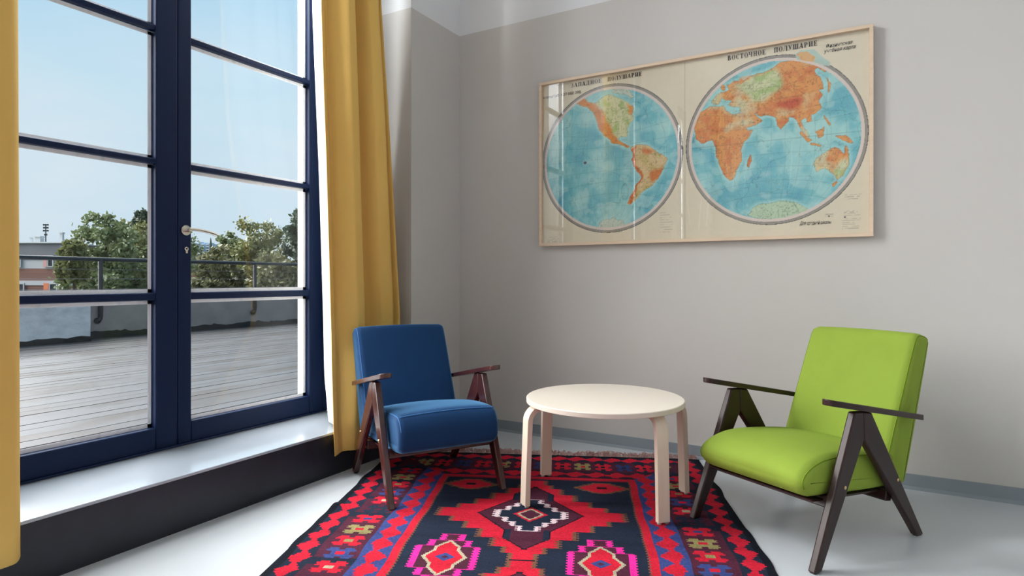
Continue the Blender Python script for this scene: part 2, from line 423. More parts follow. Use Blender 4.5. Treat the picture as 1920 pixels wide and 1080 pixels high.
# ------------------------------------------------------------------ terrace
deck = struct(empty('floor_deck', (-3.3, 0, 0.2)), 'wet timber deck beyond the glass door')
pl0 = MB().box(-.0715, .0715, -9, 15, -.03, 0).mesh('plank'); pl0.materials.append(M['deck'])
k = 0
x = -.085
while x > -6.55:
    o = bpy.data.objects.new('plank', pl0); COL.objects.link(o); o.parent = deck
    o.location = (x, random.uniform(-2, 2), random.uniform(-.0022, .0012)); o.rotation_euler = (0, random.uniform(-.010, .010), random.uniform(-.00015, .00015))
    x -= .1500; k += 1
struct(MB().box(-10.2, -3.3, -11, 17, -.1, .15).build('floor_terrace', M['tar']))
XP = -9.86
pw = struct(MB().box(XP - .25, XP, -11, 17, .15, .80).build('wall_terrace', M['concrete'], bevel=.01), 'low stained concrete parapet wall at the deck edge')
def ragged_band(name, x, y0, y1, z0, h, parent, m, seed):
    r = random.Random(seed); n = int((y1 - y0)/.06) + 2; top = []
    hh = h
    for i in range(n):
        hh += r.uniform(-.012, .012) + (h - hh)*.15
        top.append((y0 + (y1-y0)*i/(n-1), z0 + hh + (.02 if r.random() < .12 else 0)))
    b = MB().prism([(y1, z0), (y0, z0)] + top, x, x + .012, 'x')
    return b.build(name, m, parent)
ragged_band('tar_band', XP + .0, -6, 15, .15, .13, pw, M['tar'], 1)
pier = struct(MB().box(XP - .2, -9.50, 1.0, 4.60, .15, .82).build('wall_pier', M['render_wall'], bevel=.015), 'pale rendered pier block on the deck')
ragged_band('tar_band', -9.50, 1.0, 4.60, .15, .135, pier, M['tar'], 5)
ragged_band('tar_band', -9.50, 1.0, 4.60, .775, .045, pier, M['concrete'], 6)

rail = tag(empty('terrace_railing', (XP + .03, 6.2, .45)), 'dark steel tube railing with thin wires along the terrace wall', 'railing')
RX, RY, RZ = XP + .03, 6.2, .45
MB().tube([(0, -15 - 0, 1.37 - RZ), (0, 10, 1.37 - RZ)], .030, 12).build('top_rail', M['steel'], rail, smooth=True, angle=.8)
for py in (-.46, 2.21, 4.89, 7.555, 10.22, 12.9):
    y = py - RY
    pts = [(0, y, 1.36 - RZ), (0, y, .53 - RZ), (0, y - .004, .49 - RZ), (0, y - .02, .465 - RZ), (-.01, y - .035, .455 - RZ)]
    p = MB().tube(pts, .032, 12)
    p.tube([(-.001, y - .035, .462 - RZ), (-.03, y - .035, .462 - RZ)], .045, 14)
    po = p.build('post', M['steel'], rail, smooth=True, angle=.8)
for z in (.93, 1.08, 1.22):
    MB().tube([(.0, -12, z - RZ), (.0, 9, z - RZ)], .0028, 5).build('wire', M['wire'], rail)
struct(MB().box(-420, -10.3, -260, 320, -9.2, -9).build('ground', M['field']))

# ------------------------------------------------------------------ pixels of the photograph to places (used for far things only)
F_ = Vector((-math.sin(.51987), math.cos(.51987), 0)); R_ = Vector((math.cos(.51987), math.sin(.51987), 0))
def at(px, py, depth):
    return F_*depth + R_*((px - 960)/1153.7*depth) + Vector((0, 0, CAM_H - (py - 524.3)/1153.7*depth))

def tree(label, px, top_py, half_px, depth, leaf, n, blobs=None, spread=.62, group='trees beyond the terrace', base_z=-9.0, size=.075):
    n = int(n*1.9)
    top = at(px, top_py, depth); w = half_px/1153.7*depth
    t = tag(empty('tree', (top.x, top.y, base_z)), label, 'tree', group)
    h = top.z - base_z
    trunk = MB().tube([(0, 0, 0), (.05, -.04, h*.35), (-.04, .05, h*.7), (.02, 0, h*.93)], [.2, .15, .09, .02], 7)
    r = random.Random(int(px*13 + top_py))
    for i in range(12):
        a = r.uniform(0, 6.28); z0 = h*r.uniform(.4, .8); L = w*r.uniform(.5, .95)
        trunk.tube([(0, 0, z0), (math.cos(a)*L*.5, math.sin(a)*L*.5, z0 + L*.5), (math.cos(a)*L, math.sin(a)*L, z0 + L*.95)], [.06, .04, .012], 5)
    trunk.build('trunk', M['bark'], t)
    g = np.random.default_rng(int(px*7 + top_py))
    # crown: clumps gathered in a few rounded masses
    if blobs is None:
        blobs = [(0, 0, h - w*.55, w*.55)]
        for i in range(9):
            a = i*2.4; q = .55 if i % 2 else .35
            blobs.append((math.cos(a)*w*q, math.sin(a)*w*q, h - w*(.75 + .38*i*.6), w*(.50 + .03*i)))
    cs = []
    for (bx, by, bz, br) in blobs:
        k = max(6, int(26*(br/w)))
        d = g.normal(size=(k, 3)); d /= np.linalg.norm(d, axis=1)[:, None]
        cs.append(np.array([bx, by, bz]) + d*(br*g.uniform(.55, 1.0, (k, 1))))
    cs = np.concatenate(cs)
    idx = g.integers(0, len(cs), n)
    c = cs[idx] + g.normal(size=(n, 3))*(w*.085)
    c[:, 2] = np.minimum(c[:, 2], h + .1)
    u = g.normal(size=(n, 3)); u /= np.linalg.norm(u, axis=1)[:, None]
    v = g.normal(size=(n, 3)); v -= u*(u*v).sum(1)[:, None]; v /= np.linalg.norm(v, axis=1)[:, None]
    s = g.uniform(.6, 1.3, (n, 1))*size
    vs = np.stack([c - u*s, c - v*s*.55, c + u*s, c + v*s*.55], 1).reshape(-1, 3)
    me = bpy.data.meshes.new('foliage')
    me.from_pydata(vs.tolist(), [], np.arange(4*n).reshape(-1, 4).tolist()); me.materials.append(M[leaf])
    f = bpy.data.objects.new('foliage', me); COL.objects.link(f); f.parent = t; f['kind'] = 'stuff'
    return t
tree('tall leafy tree with pale sky gaps left of the door stile', 198, 404, 84, 18, 'leaf_green', 9000)
tree('broad olive tree just left of the wide door stile', 252, 412, 66, 24, 'leaf_olive', 7500)
tree('dark pointed tree top peeping over the leafy tree', 268, 392, 26, 35, 'leaf_dark', 5000, size=.11)
tree('light green bushy treetop in front of the grey building', 138, 448, 26, 13.5, 'leaf_olive', 4500)
tree('tree mostly hidden behind the wide door stile', 330, 432, 62, 29, 'leaf_green', 5500)
tree('low brownish tree right of the door stile under the railing', 405, 462, 50, 18, 'leaf_brown', 5500)
tree('round-topped tree in the middle of the right door leaf', 478, 412, 72, 22, 'leaf_olive', 9000)
tree('bushy green tree right below the door lever', 430, 438, 40, 24, 'leaf_green', 5000)
tree('dark green tree at the right jamb of the door', 572, 398, 62, 20, 'leaf_dark', 8000)
tree('brownish shrubby tree under the railing near the second post', 515, 470, 60, 17, 'leaf_brown', 6000)
# conifer spike
sp = at(395, 448, 60)
cyp = tag(empty('cypress', (sp.x, sp.y, -9)), 'slim dark cypress spike beside the far towers', 'tree')
hh = sp.z + 9
g = MB(); rr = random.Random(4)
for i in range(500):
    z = hh*(.55 + .45*rr.random()); q = (1 - (z/hh - .55)/.45)*.55*rr.random()**.5 + .02; a = rr.uniform(0, 6.28)
    c = Vector((q*math.cos(a), q*math.sin(a), z)); s = .12
    g.add([c + Vector((-.06, 0, -s)), c + Vector((.06, .03, -s)), c + Vector((0, 0, s*1.3))], [(0, 1, 2)])
cf = g.build('foliage', M['leaf_dark'], cyp); cf['kind'] = 'stuff'
MB().tube([(0, 0, 0), (0, 0, hh*.95)], [.18, .02], 6).build('trunk', M['bark'], cyp)

# far buildings ---------------------------------------------------------------------------
YAW = .51987
def building(name, px0, px1, top_py, depth, dep, label):
    """box whose front spans px0..px1 at a depth; returns root plus width and height; local x to the image right, y away, z up from ground"""
    a = at(px0, top_py, depth); b = at(px1, top_py, depth)
    root = tag(empty(name, (a.x, a.y, -9), YAW), label, 'building')
    return root, (b - a).length, a.z + 9
D = 36.0
ppm = 1153.7/D
br, bw, bh = building('apartment_building', 10, 117, 456, D, 9, 'grey and brick flat-roofed building with chimneys far left of the trees')
def zz(py): return at(0, py, D).z + 9
MB().box(-7, bw, 0, 8, zz(486), bh).build('upper_wall', M['grey_render'], br)
MB().box(-7, bw - .05, .05, 8, zz(504), zz(486)).build('pale_wall', M['pale_render'], br)
MB().box(-7, bw - .05, .05, 8, zz(526), zz(504)).build('brick_wall', M['brick'], br)
MB().box(-7, bw - .0, .0, 8, zz(535), zz(526)).build('concrete_band', M['pale_render'], br)
MB().box(-7, bw - .05, .05, 8, 0, zz(535)).build('brick_wall', M['brick'], br)
MB().box(-7.1, bw + .12, -.1, 8.1, bh, bh + .07).build('roof_edge', M['metal_far'], br)
def wx(px): return (px - 10)/ppm
for (pa, pb, ya, yb, rv) in ((82, 101, 479, 501, 'pink_reveal'), (83, 108, 531, 556, 'orange_reveal'), (20, 40, 479, 501, 'pink_reveal'), (22, 46, 531, 556, 'orange_reveal')):
    wf = MB(); x0, x1, z0, z1 = wx(pa), wx(pb), zz(yb), zz(ya); t_ = .06
    wf.box(x0, x0 + (x1-x0)*.38, -.06, .03, z0, z1, 0)
    wf.box(x0 + (x1-x0)*.38, x1, -.05, .03, z0, z0 + t_, 1); wf.box(x0 + (x1-x0)*.38, x1, -.05, .03, z1 - t_, z1, 1); wf.box(x1 - t_, x1, -.05, .03, z0 + t_, z1 - t_, 1); wf.box(x0 + (x1-x0)*.38, x0 + (x1-x0)*.38 + t_, -.05, .03, z0 + t_, z1 - t_, 1)
    w_ = wf.build('window', [M[rv], M['pale_render']], br)
    MB().box(x0 + (x1-x0)*.38 + t_, x1 - t_, .0, .04, z0 + t_, z1 - t_).build('pane', M['dark_glass'], w_)
for (px, pt, wpx) in ((112, 441, 5), (68, 448, 10), (56, 450, 4)):
    c = MB().box(wx(px) - wpx/2/ppm, wx(px) + wpx/2/ppm, .10, .10 + wpx/ppm, bh, zz(pt) + .1)
    c.box(wx(px) - (wpx/2 + .6)/ppm, wx(px) + (wpx/2 + .6)/ppm, .07, .13 + wpx/ppm, zz(pt) + .1, zz(pt) + .18)
    c.build('chimney', M['metal_far'], br)
an = MB(); ax_ = wx(81)
an.box(ax_ - .022, ax_ + .022, .18, .22, bh, zz(420))
for py, hw in ((421, .15), (426.5, .14), (432, .15), (439.5, .06)):
    an.box(ax_ - hw, ax_ + hw, 0.18, .22, zz(py) - .022, zz(py) + .022)
    for q in (-1, 0, 1): an.box(ax_ + q*hw*.8 - .03, ax_ + q*hw*.8 + .03, 0.17, .23, zz(py) - .05, zz(py) + .05)
an.build('roof_antenna', M['steel'], br)
# receding wing of the same block, a lower flat hall and the far towers
b2, w2, h2 = building('flat_roofed_hall', 352, 400, 476.5, 42, 8, 'low grey flat-roofed hall seen between door stile and trees')
MB().box(-3, w2, 0, 9, h2 - .9, h2).build('upper_wall', M['grey_render'], b2)
MB().box(-3, w2 - .03, .05, 9, 0, h2 - .9).build('brick_wall', M['brick'], b2)
MB().box(-3.1, w2 + .1, -.1, 9.1, h2, h2 + .12).build('roof_edge', M['metal_far'], b2)
for i, (pa, pb, pt, lab) in enumerate(((356, 364, 457, 'hazy far tower block nearest the door stile'), (365, 374.5, 455, 'tallest hazy tower block, second from the door stile'), (376, 383, 456.5, 'hazy far tower block third from the door stile'), (385.5, 392, 456.5, 'hazy far tower block beside the cypress spike'))):
    tw, w3, h3 = building('tower_block', pa, pb, pt, 260, 12, lab)
    tw['group'] = 'tower blocks on the horizon'
    MB().box(0, w3, 0, 10, 0, h3).build('wall', M['far_render'], tw)
    MB().box(w3*.25, w3*.6, 2, 6, h3, h3 + .5).build('roof_box', M['far_render'], tw)
    for q in range(9):
        MB().box(w3*.12, w3*.88, -.12, .0, h3 - 1.0 - q*1.1, h3 - .55 - q*1.1).build('window', M['dark_glass'] if q % 3 else M['grey_render'], tw)

# ------------------------------------------------------------------ curtains
def smooth_curve(pts, n):
    pts = np.array(pts, float); x = pts[:, 0]; y = pts[:, 1]
    d = np.diff(y)/np.diff(x); m = np.zeros(len(x)); m[1:-1] = np.where(d[:-1]*d[1:] > 0, 2*d[:-1]*d[1:]/(d[:-1] + d[1:] + 1e-12), 0); m[0] = d[0]; m[-1] = d[-1]
    t = np.linspace(x[0], x[-1], n); i = np.clip(np.searchsorted(x, t) - 1, 0, len(x)-2); h = x[i+1]-x[i]; s = (t - x[i])/h
    return t, (2*s**3-3*s**2+1)*y[i] + (s**3-2*s**2+s)*h*m[i] + (-2*s**3+3*s**2)*y[i+1] + (s**3-s**2)*h*m[i+1]
def sheet(name, section, yl, yr, xc, z0, z1, m, parent, amp=lambda z: 1.0, nz=60, nt=90, hem=lambda t: 0.0, sway=lambda z, t: 0.0, thick=.003):
    t, d = smooth_curve(section, nt)
    org = parent.location
    vs = []
    for j in range(nz):
        for i in range(nt):
            zb = z0 + hem(t[i]); z = zb + (z1 - zb)*(j/(nz-1))**1.0
            y = yl(z) + (yr(z) - yl(z))*t[i]
            vs.append((xc(z) + d[i]*amp(z) + sway(z, t[i]) - org.x, y - org.y, z - org.z))
    fs = [(j*nt+i, j*nt+i+1, (j+1)*nt+i+1, (j+1)*nt+i) for j in range(nz-1) for i in range(nt-1)]
    o = MB().add(vs, fs).build(name, m, parent, smooth=True)
    md = o.modifiers.new('cloth_thickness', 'SOLIDIFY'); md.thickness = thick; md.offset = 0
    return o
def pw_lin(pairs):
    xs, ys = zip(*pairs)
    return lambda z: float(np.interp(z, xs, ys))
TOPZ = 4.45
cr_ = tag(empty('curtain', (-2.50, 2.62, .12)), 'mustard yellow curtain with white lining hanging behind the blue armchair', 'curtain', 'mustard curtains at the glass door')
secR = [(0, -.006), (.05, -.010), (.095, -.022), (.13, -.026), (.17, -.002), (.26, .048), (.34, .050), (.42, .000), (.475, -.028), (.53, -.010), (.61, .050), (.72, .062), (.79, .045), (.822, -.01), (.842, -.070), (.862, -.01), (.905, .035), (.945, .020), (.97, -.03), (1, -.090)]
xcR = pw_lin(((.1, -2.474), (.25, -2.478), (.55, -2.575), (.80, -2.660), (1.1, -2.645), (2.0, -2.57), (4.5, -2.54)))
kL = pw_lin(((.1, .972), (.6, .963), (1.75, .951), (2.6, .937), (4.5, .925))); kR = pw_lin(((.1, 1.165), (.5, 1.185), (.82, 1.187), (1.78, 1.147), (2.7, 1.113), (4.5, 1.06)))
sheet('drape', [(a, b*1.55) for a, b in secR], lambda z: -xcR(z)*kL(z), lambda z: -xcR(z)*kR(z), xcR, .128, TOPZ, M['yellow'], cr_, nt=160, nz=80,
      amp=pw_lin(((.1, .28), (.26, .42), (.9, .85), (2.0, 1.0), (4.5, 1.05))), hem=lambda t: .012*math.sin(t*9) - .012, sway=lambda z, t: .005*math.sin(z*2.1 + t*5)*min(1, max(0, (z - .3)*2)))
# the lining turns back from the leading edge towards the glass
kW = pw_lin(((.262, .950), (.5, .938), (.9, .934), (1.75, .925), (2.6, .912), (4.5, .90)))
vs = []; nz_, nt_ = 60, 44
for j in range(nz_):
    z = .262 + (TOPZ - .262)*j/(nz_-1)
    xa, xb = xcR(z) - .016 + .005*math.sin(z*2.1)*min(1, max(0, (z - .3)*2)), min(xcR(z) - .20, -2.74)
    ya, yb = -xa*(kL(z) + .001), -xb*kW(z)
    for i in range(nt_):
        t = i/15
        if t <= 1:
            b_ = .010*math.sin(t*7 + z*1.3)
            vs.append((xa + (xb-xa)*t + 2.50, ya + (yb-ya)*t + b_ - 2.62, z - .12))
        else:                                            # the rest hangs behind the folds as far as the pier
            q = (i - 15)/(nt_ - 16); b_ = .018*math.sin(q*22)*min(1, q*4)
            vs.append((xb - .02*min(1, q*5) + b_ + 2.50, yb + .010*math.sin(7 + z*1.3) + (-xb*(kR(z) - .038) - yb)*q - 2.62, z - .12))
lo_ = MB().add(vs, [(j*nt_+i, j*nt_+i+1, (j+1)*nt_+i+1, (j+1)*nt_+i) for j in range(nz_-1) for i in range(nt_-1)]).build('lining', M['lining'], cr_, smooth=True)
md_ = lo_.modifiers.new('cloth_thickness', 'SOLIDIFY'); md_.thickness = .003; md_.offset = 0
cl_ = tag(empty('curtain', (-2.45, .65, .14)), 'mustard yellow curtain at the far left end of the glass door', 'curtain', 'mustard curtains at the glass door')
secL = [(0, -.04), (.08, .02), (.18, .03), (.26, -.03), (.36, .03), (.5, .035), (.58, -.04), (.68, .02), (.80, .045), (.90, .035), (.965, .0), (1, -.05)]
sheet('drape', [(a, b*1.7) for a, b in secL], pw_lin(((.1, .33), (4.5, .36))), pw_lin(((.1, .993), (.9, .990), (2.0, .982), (4.5, .96))), lambda z: -2.45, .150, TOPZ, M['yellow'], cl_, hem=lambda t: .008*math.sin(t*11), sway=lambda z, t: .005*math.sin(z*1.7 + t*4))
sheet('lining', [(0, .0), (.3, .02), (.6, -.01), (1, .0)], pw_lin(((.1, .36), (4.5, .40))), pw_lin(((.1, .955), (4.5, .93))), lambda z: -2.545, .262, TOPZ, M['lining'], cl_, nt=30)
track = tag(empty('curtain_track', (-2.46, 1.7, TOPZ)), 'white ceiling curtain track above the frame', 'track')
MB().box(-.10, .06, -1.6, 1.45, .0, ZC - TOPZ).build('track_rail', M['white'], track)

# ------------------------------------------------------------------ rug
TH = math.radians(24)
eu = Vector((math.cos(TH), math.sin(TH), 0)); ev = Vector((math.sin(TH), -math.cos(TH), 0))
RUG_W, RUG_L = 1.86, 2.83
corner = Vector((-.853, 3.715, 0))             # far right corner
rc = corner - eu*.93                           # middle of the far edge
rug = tag(empty('kilim_rug', (rc.x, rc.y, 0), TH), 'red and navy geometric kilim rug with fringe under the round table', 'rug')
# local x across (to the right), local -y towards the camera
NU, NV = 300, 520
su = (np.arange(NU) + .5)/NU*RUG_W - RUG_W/2
vv = (np.arange(NV) + .5)/NV*RUG_L
S, V = np.meshgrid(su, vv)                     # rows v, columns s
rowi = np.arange(NV)[:, None]
comb = np.where((rowi // 2) % 2 == 0, 1.0, 0.0)
ser = .010*comb
NAVY, BLACK, RED, PLUM, BLUE, TAN, OLIVE, CREAM, PINK, WHITE = [s2l(c) for c in ((30, 38, 54), (20, 23, 32), (186, 30, 50), (74, 33, 50), (54, 66, 118), (108, 72, 56), (138, 128, 84), (165, 156, 132), (214, 42, 140), (212, 190, 195))]
C = np.zeros((NV, NU, 3)); C[:] = NAVY
def put(mask, col): C[mask] = col
end = np.minimum(V, RUG_L - V); side = RUG_W/2 - np.abs(S)
onside = side < end
d_ = np.where(onside, side, end)
al = np.where(onside, V, S)
tri = lambda x, p: np.abs(((x/p + .5) % 1) - .5)*2    # 0 at multiples of p, 1 between
put(d_ < .03, BLACK)
# main border ground
put((d_ > .125) & (d_ < .30), PLUM)
put((d_ > .125) & (d_ < .30) & (tri(al, .115*2) > .75) & (tri(al + .3, .5) > .4), NAVY)
put((d_ >= .30) & (d_ < .415), BLUE)
put((d_ >= .30) & (d_ < .415) & (~onside), PLUM*.5 + NAVY*.5)
# red diamond chains
def chain(c, p, hw, ph=0):
    q = np.floor((1 - tri(al + ph, p))*5)/5
    put(np.abs(d_ - c + .006*np.sin(al*60)) < .010 + hw*q + .004*comb, RED)
chain(.072, .105, .036); chain(.358, .112, .040, .02)
# thin red serrated line
put((d_ > .417) & (d_ < .452 + ser*.9), RED)
put((d_ > .445) & (d_ < .458) & (comb > 0), TAN)
# flowers
def flowers(mask, coord, k0, step, seq):
    k = np.round((coord - k0)/step); b = coord - k0 - k*step; a = d_ - .217
    A, B = np.abs(a), np.abs(b)
    lobe = (A < .058 + .004*comb) & (B < .046) & ~((np.minimum(A/1.2, B) < .012) & (np.maximum(A/1.2, B) > .030)) & ~((A > .05) & (B > .036))
    cen = (A < .016) & (B < .012)
    ki = k.astype(int) % len(seq)
    for i, (c1, c2) in enumerate(seq):
        put(mask & lobe & (ki == i), c1); put(mask & cen & (ki == i), c2)
seq6 = [(OLIVE, RED), (RED, OLIVE), (BLUE, RED), (RED, CREAM), (NAVY*1.2, PLUM), (RED, BLUE)]
flowers(onside & (V > .26) & (V < RUG_L - .26), V, .50, .1155, seq6)
flowers(~onside, S, .247, .115, [(OLIVE, RED), (RED, BLACK), (BLUE*.7, NAVY), (RED, BLACK)])
# field with two linked medallions
fld = d_ > .458
for cv in (.955, 1.875):
    dv = V - cv; a = np.abs(dv); s = np.abs(S)
    for lim0, lim1, hw in ((0, .05, .43), (.05, .105, .352), (.105, .175, .278), (.175, .265, .205), (.265, .345, .138), (.345, .40, .085), (.40, .47, .055)):
        r = (a >= lim0) & (a < lim1) & fld
        put(r & (s < hw + .010 - ser), TAN); put(r & (s < hw - .018 + ser*.8), RED)
    # plum lozenge with dark outline
    for grow, col in ((.010, BLACK), (0, PLUM)):
        loz = (s/(.235 + grow) + a/(.30 + grow) < 1) | ((a < .36 + grow) & (a > .16) & (s < np.where(a < .26, .088, np.maximum(0, .088*(1 - (a - .26)/.10))) + grow))
        put(loz & fld, col)
    put((a > .17) & (a < .275) & (np.abs(s - .082) < .014) & fld, NAVY)
    # white stepped cross
    lev = ((0, .042, .157), (.042, .092, .112), (.092, .135, .075), (.135, .185, .042))
    for l0, l1, hw in lev:
        r = (a >= l0) & (a < l1) & fld
        put(r & (s < hw + .004 + ser), WHITE); put(r & (s < hw - .014 - .004*comb), NAVY)
    for l0, l1, hw in lev:
        nx = [h for q0, q1, h in lev if q0 == l1]
        inner = nx[0] if nx else 0
        put((np.abs(a - l1) < .0035) & (s < hw) & (s > inner - .012) & fld, WHITE)
    z = s/.078 + a/.088
    put((z < 1.0) & fld, RED); put((z < .80) & fld, CREAM); put((z < .64) & fld, PLUM)
    # small stars beyond the medallion
    for sg in (-1, 1):
        if (cv < 1.4) == (sg < 0):
            dv2 = np.abs(V - (cv + sg*.385)); ds = np.abs(s - .335)
            q = np.floor(dv2/.016)*.016
            put((ds < .135 - q*1.35 + ser*.6) & (dv2 < .082) & fld, TAN); put((ds < .108 - q*1.35) & (dv2 < .070) & fld, RED)
            put(((ds < .075) & (dv2 < .030)) & fld, RED); put((ds < .026) & (dv2 < .014), BLACK)
# magenta octagons between the medallions
dv = V - 1.415; a = np.abs(dv); ds = np.abs(np.abs(S) - .300)
lv = ((0, .093, .124), (.093, .152, .080), (.152, .21, .046))
for l0, l1, hw in lv:
    r = (a >= l0) & (a < l1)
    put(r & (ds < hw + .004 + ser*.5), PINK); put(r & (ds < hw - .018 - ser*.5), PLUM)
for l0, l1, hw in lv:
    put((np.abs(a - l1) < .003) & (ds < hw), PINK*.6 + PLUM*.4)
def hour(g):
    return ds < np.where(a < .060, .079 - .60*a, np.where(a < .088, .043, .043*(1 - (a - .088)/.052))) + np.where(a < .140 + g, g, -1)
put(hour(.011), CREAM); put(hour(-.004), RED); put(ds/.040 + a/.036 < 1, BLUE); put(ds/.016 + a/.014 < 1, PLUM)
put((np.abs(V - 1.415) < .003) & (np.abs(S) < .05), BLACK)
# wool variation: abrash by rows and yarn by yarn
row = rng.normal(size=NV); row = np.convolve(row, np.ones(7)/7, 'same')
C *= (1 + .16*row[:, None, None] + .10*rng.normal(size=(NV, NU, 1)))
C = np.clip(C, .004, 1)
xs = np.linspace(-RUG_W/2, RUG_W/2, NU+1); ys = -np.linspace(0, RUG_L, NV+1)
GX, GY = np.meshgrid(xs, ys)
edge = .006*np.sin(GY*9) + .004*np.sin(GY*23 + 1)
GX2 = GX + edge*(GX/(RUG_W/2))
GY2 = GY + .006*np.sin(GX*11)*np.exp(GY*6)
GZ = .0052 + .0004*np.sin(GX*15)*np.sin(GY*8) + .018*np.exp(-((GX + RUG_W/2)/.05)**2 - ((GY + .96)/.05)**2)
verts = np.stack([GX2, GY2, GZ], -1).reshape(-1, 3)
ii = np.arange(NV)[:, None]*(NU+1) + np.arange(NU)[None, :]
faces = np.stack([ii + NU + 1, ii + NU + 2, ii + 1, ii], -1).reshape(-1, 4)
def grid_mesh(name, verts, faces, cols, m, domain):
    me = bpy.data.meshes.new(name)
    me.vertices.add(len(verts)); me.vertices.foreach_set('co', verts.astype(np.float32).ravel())
    me.loops.add(faces.size); me.loops.foreach_set('vertex_index', faces.astype(np.int32).ravel())
    me.polygons.add(len(faces)); me.polygons.foreach_set('loop_start', np.arange(0, faces.size, 4, dtype=np.int32))
    me.update(calc_edges=True); me.validate()
    at_ = me.color_attributes.new('pattern', 'FLOAT_COLOR', domain)
    c4 = np.ones((len(cols), 4), np.float32); c4[:, :3] = cols
    if domain == 'CORNER': c4 = np.repeat(c4, 4, 0)
    at_.data.foreach_set('color', c4.ravel()); me.materials.append(m); return me
pile = bpy.data.objects.new('pile', grid_mesh('pile', verts, faces, C.reshape(-1, 3), M['rug'], 'CORNER')); COL.objects.link(pile); pile.parent = rug
MB().box(-RUG_W/2, RUG_W/2, -RUG_L, 0, .0, .0042).build('backing', M['rug_edge'], rug)
fr = MB(); rr = random.Random(3)
for i in range(800):
    x0 = rr.uniform(-RUG_W/2 + .01, RUG_W/2 - .01); bunch = math.sin(x0*21) + .6*math.sin(x0*47 + 1)
    L = .040 + .016*bunch + rr.uniform(-.01, .03); L = max(.02, L)
    wl = .045 + (RUG_W/2 - x0)*math.sin(TH)*.98     # distance left to the wall along y
    L = min(L, max(.022, wl - .035))
    a = rr.uniform(-.9, .9); pts = []; x, y, z = x0, -.004, .006
    hgt = rr.uniform(.004, .030)
    for q in range(6):
        t = q/5
        pts.append((x0 + math.sin(a)*L*t + rr.uniform(-.007, .007), -.004 + L*t*math.cos(a*.6) + rr.uniform(-.004, .004)*(t > 0), .006 + hgt*math.sin(math.pi*min(1, t*1.1))*rr.uniform(.6, 1)))
    fr.tube(pts, .0017, 3, cap=False)
fo = fr.build('fringe', M['fringe'], rug); fo['kind'] = 'stuff'; fo['label'] = 'dusty pink knotted fringe'

# ------------------------------------------------------------------ armchairs
def chaikin(p, k):
    p = np.array(p, float)
    for _ in range(k):
        q = np.roll(p, -1, 0); p = np.stack([.75*p + .25*q, .25*p + .75*q], 1).reshape(-1, 2)
    return p
def cushion(name, prof, hw, r, m, parent, puff=.012, k=3, dirv=(0, 1)):
    p = chaikin(prof, k); n = len(p)
    area = .5*np.sum(p[:, 0]*np.roll(p[:, 1], -1) - np.roll(p[:, 0], -1)*p[:, 1])
    if area < 0: p = p[::-1]
    tan = np.roll(p, -1, 0) - np.roll(p, 1, 0); tan /= np.linalg.norm(tan, axis=1)[:, None]
    nor = np.stack([tan[:, 1], -tan[:, 0]], 1)
    ees = [0, .06*r, .2*r, .45*r, .75*r, r]
    secs = [(-hw + e, r - math.sqrt(max(0, r*r - (r - e)**2))) for e in ees]
    inner = [(-hw + r + (2*hw - 2*r)*i/8, 0) for i in range(1, 8)]
    secs = secs + inner + [(-x, o) for x, o in secs[::-1]]
    vs = []
    w = np.maximum(0, nor @ np.array(dirv))
    for x, o in secs:
        q = p - nor*o + nor*(puff*w*(1 - (x/hw)**2))[:, None]
        vs += [(x, a, b) for a, b in q]
    fs = []
    for i in range(len(secs)-1):
        for j in range(n): fs.append((i*n+j, i*n+(j+1) % n, (i+1)*n+(j+1) % n, (i+1)*n+j))
    fs.append(list(range(n))[::-1]); fs.append([(len(secs)-1)*n+j for j in range(n)])
    return MB().add(vs, fs).build(name, m, parent, smooth=True, angle=math.radians(60)), p, nor
OFF = .342
def ch(pts): return [(a - OFF, z) for a, z in pts]
